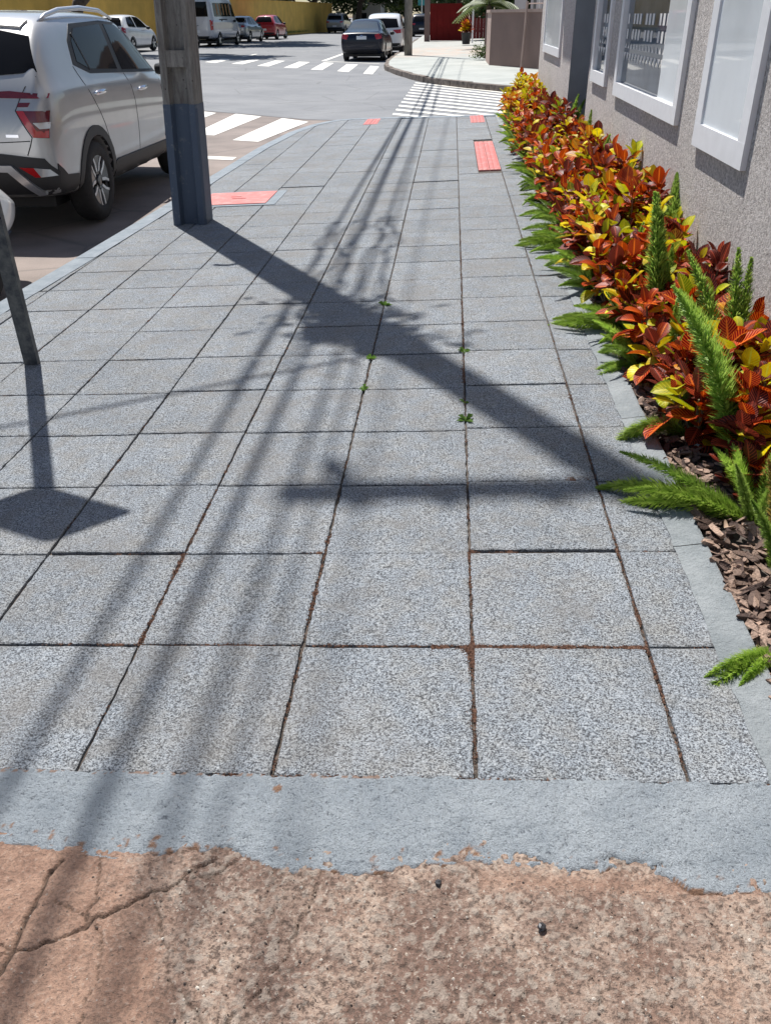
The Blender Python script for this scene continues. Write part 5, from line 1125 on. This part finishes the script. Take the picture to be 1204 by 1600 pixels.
# palm
G_PALM = m_foliage('palm_leaf', (.055, .095, .025), (.17, .22, .06), 3)
pm = empty('palm_tree', (1.55, 45, fwz(1.5, 45)), 0, 'short palm with drooping fronds above the brown wall corner', 'palm tree')
MB().tube([(0, 0, 0), (.03, 0, .9), (0, 0, 1.75)], [.16, .13, .12], 10).build('trunk', T_TRUNK, pm)
for k in range(16):
    a = k * 2.4; el = .2 + (k % 4) * .28; mb = MB(); cv = [Vector((r_ * math.cos(el), 0, r_ * math.sin(el) - r_ * r_ * .38)) for r_ in np.linspace(0, 1.7, 12)]; mb.tube(cv, .012, 4)
    for i in range(1, 12):
        for s_ in (-1, 1):
            for q in (0, .5):
                c = cv[i - 1].lerp(cv[i], q); L = .36 * math.sin(math.pi * (i + q) / 13) + .06; mb.add([c, c + Vector((.10, s_ * .03, .0)), c + Vector((.12, s_ * L, -.14 * L / .3))], [(0, 1, 2)])
    mb.build('frond', G_PALM, pm, rot=(0, 0, a), loc=(0, 0, 1.75))
# distant pole
fp = empty('utility_pole', (-1.95, 39.1, fwz(-1.95, 39)), 0, 'slim grey utility pole at the far corner beside the white SUV', 'utility pole')
MB().tube([(0, 0, -.2), (.02, 0, 4), (.05, 0, 9.6)], [.17, .15, .11], 10).build('shaft', T_PCON, fp, smooth=True); MB().box((-.7, -.05, 9.0), (.7, .05, 9.12)).build('crossarm', T_TRUNK, fp)
tp = empty('street_sign', (-3.05, 90, -.1), 0, 'teal street sign on a pale post far down the right curb', 'sign'); MB().tube([(0, 0, 0), (0, 0, 3.4)], .06, 8).build('post', T_SILV, tp); MB().box((-.35, -.03, 2.2), (.35, 0, 3.2)).build('plate', simple('teal_plate', (.04, .25, .25), .5), tp)
wh = empty('pale_house', (-11.4, 108, -.1), 0, 'small whitish house wall seen between the trees far down the street', 'house'); MB().box((0, 0, -.2), (3.2, 6, 2.6)).build('wall', simple('pale_render', (.42, .41, .39), .8), wh); MB().box((-.2, -.2, 2.6), (3.4, 6.2, 2.8)).build('roof', T_BROWNC, wh); MB().box((.8, -.02, .6), (1.6, 0, 1.7)).build('window', T_CGLASS, wh)

# ------------------------------------------------------------------ trees
G_TREE = [m_foliage('tree_leaf_dark', (.022, .045, .012), (.06, .10, .022), 1.3, .25), m_foliage('tree_leaf_mid', (.05, .085, .02), (.12, .17, .035), 1.3, .3)]
def tree(x, y, z, h, crx, cry, crz, n, lsz, label, mat, trunk_r=.22, lean=(0, 0), cz=None, low=.0, name='street_tree'):
    rt = empty(name, (x, y, z), 0, label, 'tree', 'street trees beyond the crossing'); cz = cz or h * .65; mb = MB()
    top = Vector((lean[0], lean[1], cz)); mb.tube([(0, 0, -.2), (lean[0] * .15, lean[1] * .15, cz * .35), (lean[0] * .5, lean[1] * .5, cz * .62), top], [trunk_r, trunk_r * .8, trunk_r * .6, trunk_r * .3], 10)
    rr = random.Random(int(x * 31 + y)); cl = []
    for k in range(16):
        a = rr.uniform(0, 6.28); e_ = rr.uniform(-.5, 1.2); d = Vector((math.cos(a) * math.cos(e_) * crx, math.sin(a) * math.cos(e_) * cry, math.sin(e_) * crz)) * rr.uniform(.55, .85); cl.append((top + d, rr.uniform(.28, .45)))
        if k < 8: mb.tube([top * .62 + Vector((0, 0, 0)), top * .8 + d * .4, top + d * .9], [trunk_r * .4, trunk_r * .25, .03], 6)
    mb.build('trunk', T_TRUNK, rt, smooth=True); vs = []; fs = []
    for _ in range(n):
        c, s_ = rr.choice(cl); u = Vector((rr.gauss(0, 1), rr.gauss(0, 1), rr.gauss(0, 1))).normalized() * (rr.random() ** .4)
        p = c + Vector((u.x * crx * s_, u.y * cry * s_, u.z * crz * s_)); 
        if p.z < low: p.z = low + rr.random() * .6
        a = Vector((rr.uniform(-1, 1), rr.uniform(-1, 1), rr.uniform(-.6, .6))).normalized() * lsz * rr.uniform(.6, 1.2); b = a.cross(Vector((rr.uniform(-1, 1), rr.uniform(-1, 1), rr.uniform(-1, 1)))).normalized() * lsz * .32
        k = len(vs); vs += [tuple(p - a), tuple(p + b), tuple(p + a), tuple(p - b)]; fs.append((k, k + 1, k + 2, k + 3))
    me = bpy.data.meshes.new('crown'); me.from_pydata(vs, [], fs); me.materials.append(mat); link('crown', me, rt)
tree(-17.9, 42.5, .1, 7, 4.0, 3.0, 2.2, 9000, .22, 'tree by the yellow wall behind the silver SUV roof, dark trunk', G_TREE[0], .33, (5.0, 0), 5.2, 3.6)
tree(-16.9, 60, .1, 8, 5.0, 7.0, 2.6, 15000, .24, 'spreading tree overhanging the van and the parked cars', G_TREE[0], .3, (4.0, 0), 5.0, 2.35)
tree(-15.0, 94.5, .1, 8, 5.5, 5, 3.0, 16000, .26, 'tree with leaning trunk before the yellow wall far down the street', G_TREE[0], .22, (-1.5, 0), 4.2, 1.75)
tree(-9.9, 99, -.1, 9, 5.0, 5, 3.4, 16000, .26, 'dense dark tree beside the shaded silver SUV', G_TREE[0], .38, (.6, 0), 4.4, 1.55)
tree(-5.4, 118, -.1, 9, 4.5, 5, 4.2, 12000, .30, 'lighter green tree in the middle distance above the white SUV', G_TREE[1], .3, (0, 0), 4.4, .8)
tree(.4, 96, -.1, 9, 4.0, 6, 4, 14000, .30, 'dark tree behind the red corrugated fence', G_TREE[0], .3, (0, 0), 4.6, .8)
tree(5.0, 72, 0, 8, 3.4, 5, 3.4, 10000, .26, 'tree behind the dark red gate and palm', G_TREE[0], .25, (0, 0), 4.0, .8)
tree(-20.5, 88, 0, 9, 5.0, 6, 3.5, 12000, .3, 'tree crown rising behind the middle of the yellow wall', G_TREE[1], .3, (0, 0), 4.6, 1.9)
tree(-15.5, 107, 0, 9, 6.0, 4, 3.6, 14000, .32, 'wide tree beyond the end of the yellow wall', G_TREE[0], .3, (0, 0), 4.0, .5)
tree(-24, 52, 0, 9, 5.0, 8, 3.5, 9000, .3, 'tree behind the yellow wall beside the white hatchback', G_TREE[1], .3, (0, 0), 5.4, 2.6)
tree(-3.2, 104, -.1, 8, 4.5, 4, 3.2, 12000, .30, 'tree hanging low over the road beyond the white SUV', G_TREE[1], .25, (0, 0), 3.6, .9)
tree(3.4, 62, 0, 7, 3.0, 3.5, 2.8, 12000, .22, 'bushy tree directly behind the palm', G_TREE[0], .2, (0, 0), 2.8, .5)
tree(8.0, 66, 0, 8, 4.0, 3.5, 3.2, 10000, .25, 'tree behind the grey house and brown wall', G_TREE[0], .2, (0, 0), 3.2, .5)
tree(-21.5, 66, 0, 9, 5.0, 9, 3.5, 10000, .3, 'big tree behind the yellow wall over the van', G_TREE[0], .3, (0, 0), 5.0, 2.2)
tree(-6.5, 130, -.1, 9, 6, 5, 4.5, 12000, .35, 'tree at the bend far down the street', G_TREE[0], .3, (0, 0), 4.0, .3)
tree(6, 120, -.1, 11, 8, 6, 5, 12000, .38, 'far tree behind the red fence to the right', G_TREE[0], .4, (0, 0), 5.0, .3)
tree(-10, 140, -.1, 11, 8, 6, 5, 12000, .4, 'large tree closing the view at the left of the street end', G_TREE[0], .4, (0, 0), 5.4, .3)
tree(-1, 150, -.1, 11, 8, 6, 5, 12000, .4, 'large tree closing the view at the right of the street end', G_TREE[1], .4, (0, 0), 5.4, .3)
tree(-17, 118, 0, 10, 6, 6, 4, 9000, .35, 'tall tree behind the yellow wall at its far end', G_TREE[0], .35, (0, 0), 5.4, 1.5)
# verge grass and bush at the foot of the far tree / brown wall
mb = MB()
for _ in range(5000):
    t = random.random(); y = 70 + t * 30; x = -15.9 + (y - 60) * .055 + random.uniform(-.5, .5); h = random.uniform(.06, .22); a = random.uniform(0, 3.14); mb.add([(x - .03 * math.cos(a), y - .03 * math.sin(a), .10), (x + .03 * math.cos(a), y + .03 * math.sin(a), .10), (x + random.uniform(-.06, .06), y, .10 + h)], [(0, 1, 2)])
mb.build('verge_grass', m_foliage('verge', (.14, .19, .04), (.28, .30, .08), 3))['kind'] = 'stuff'
mb = MB()
for _ in range(500):
    c = Vector((random.gauss(0, .16), random.gauss(0, .25), abs(random.gauss(.15, .15)))); a = Vector((random.uniform(-1, 1), random.uniform(-1, 1), random.uniform(0, 1))) * .08; b = a.cross(Vector((0, .3, 1))).normalized() * .025; mb.add([c, c + a * .5 + b, c + a, c + a * .5 - b], [(0, 1, 2, 3)])
tag(mb.build('wall_foot_shrub', G_TREE[1], loc=(.95, 33.6, fwz(.95, 34))), 'small green weed bush at the foot of the brown wall corner', 'shrub')
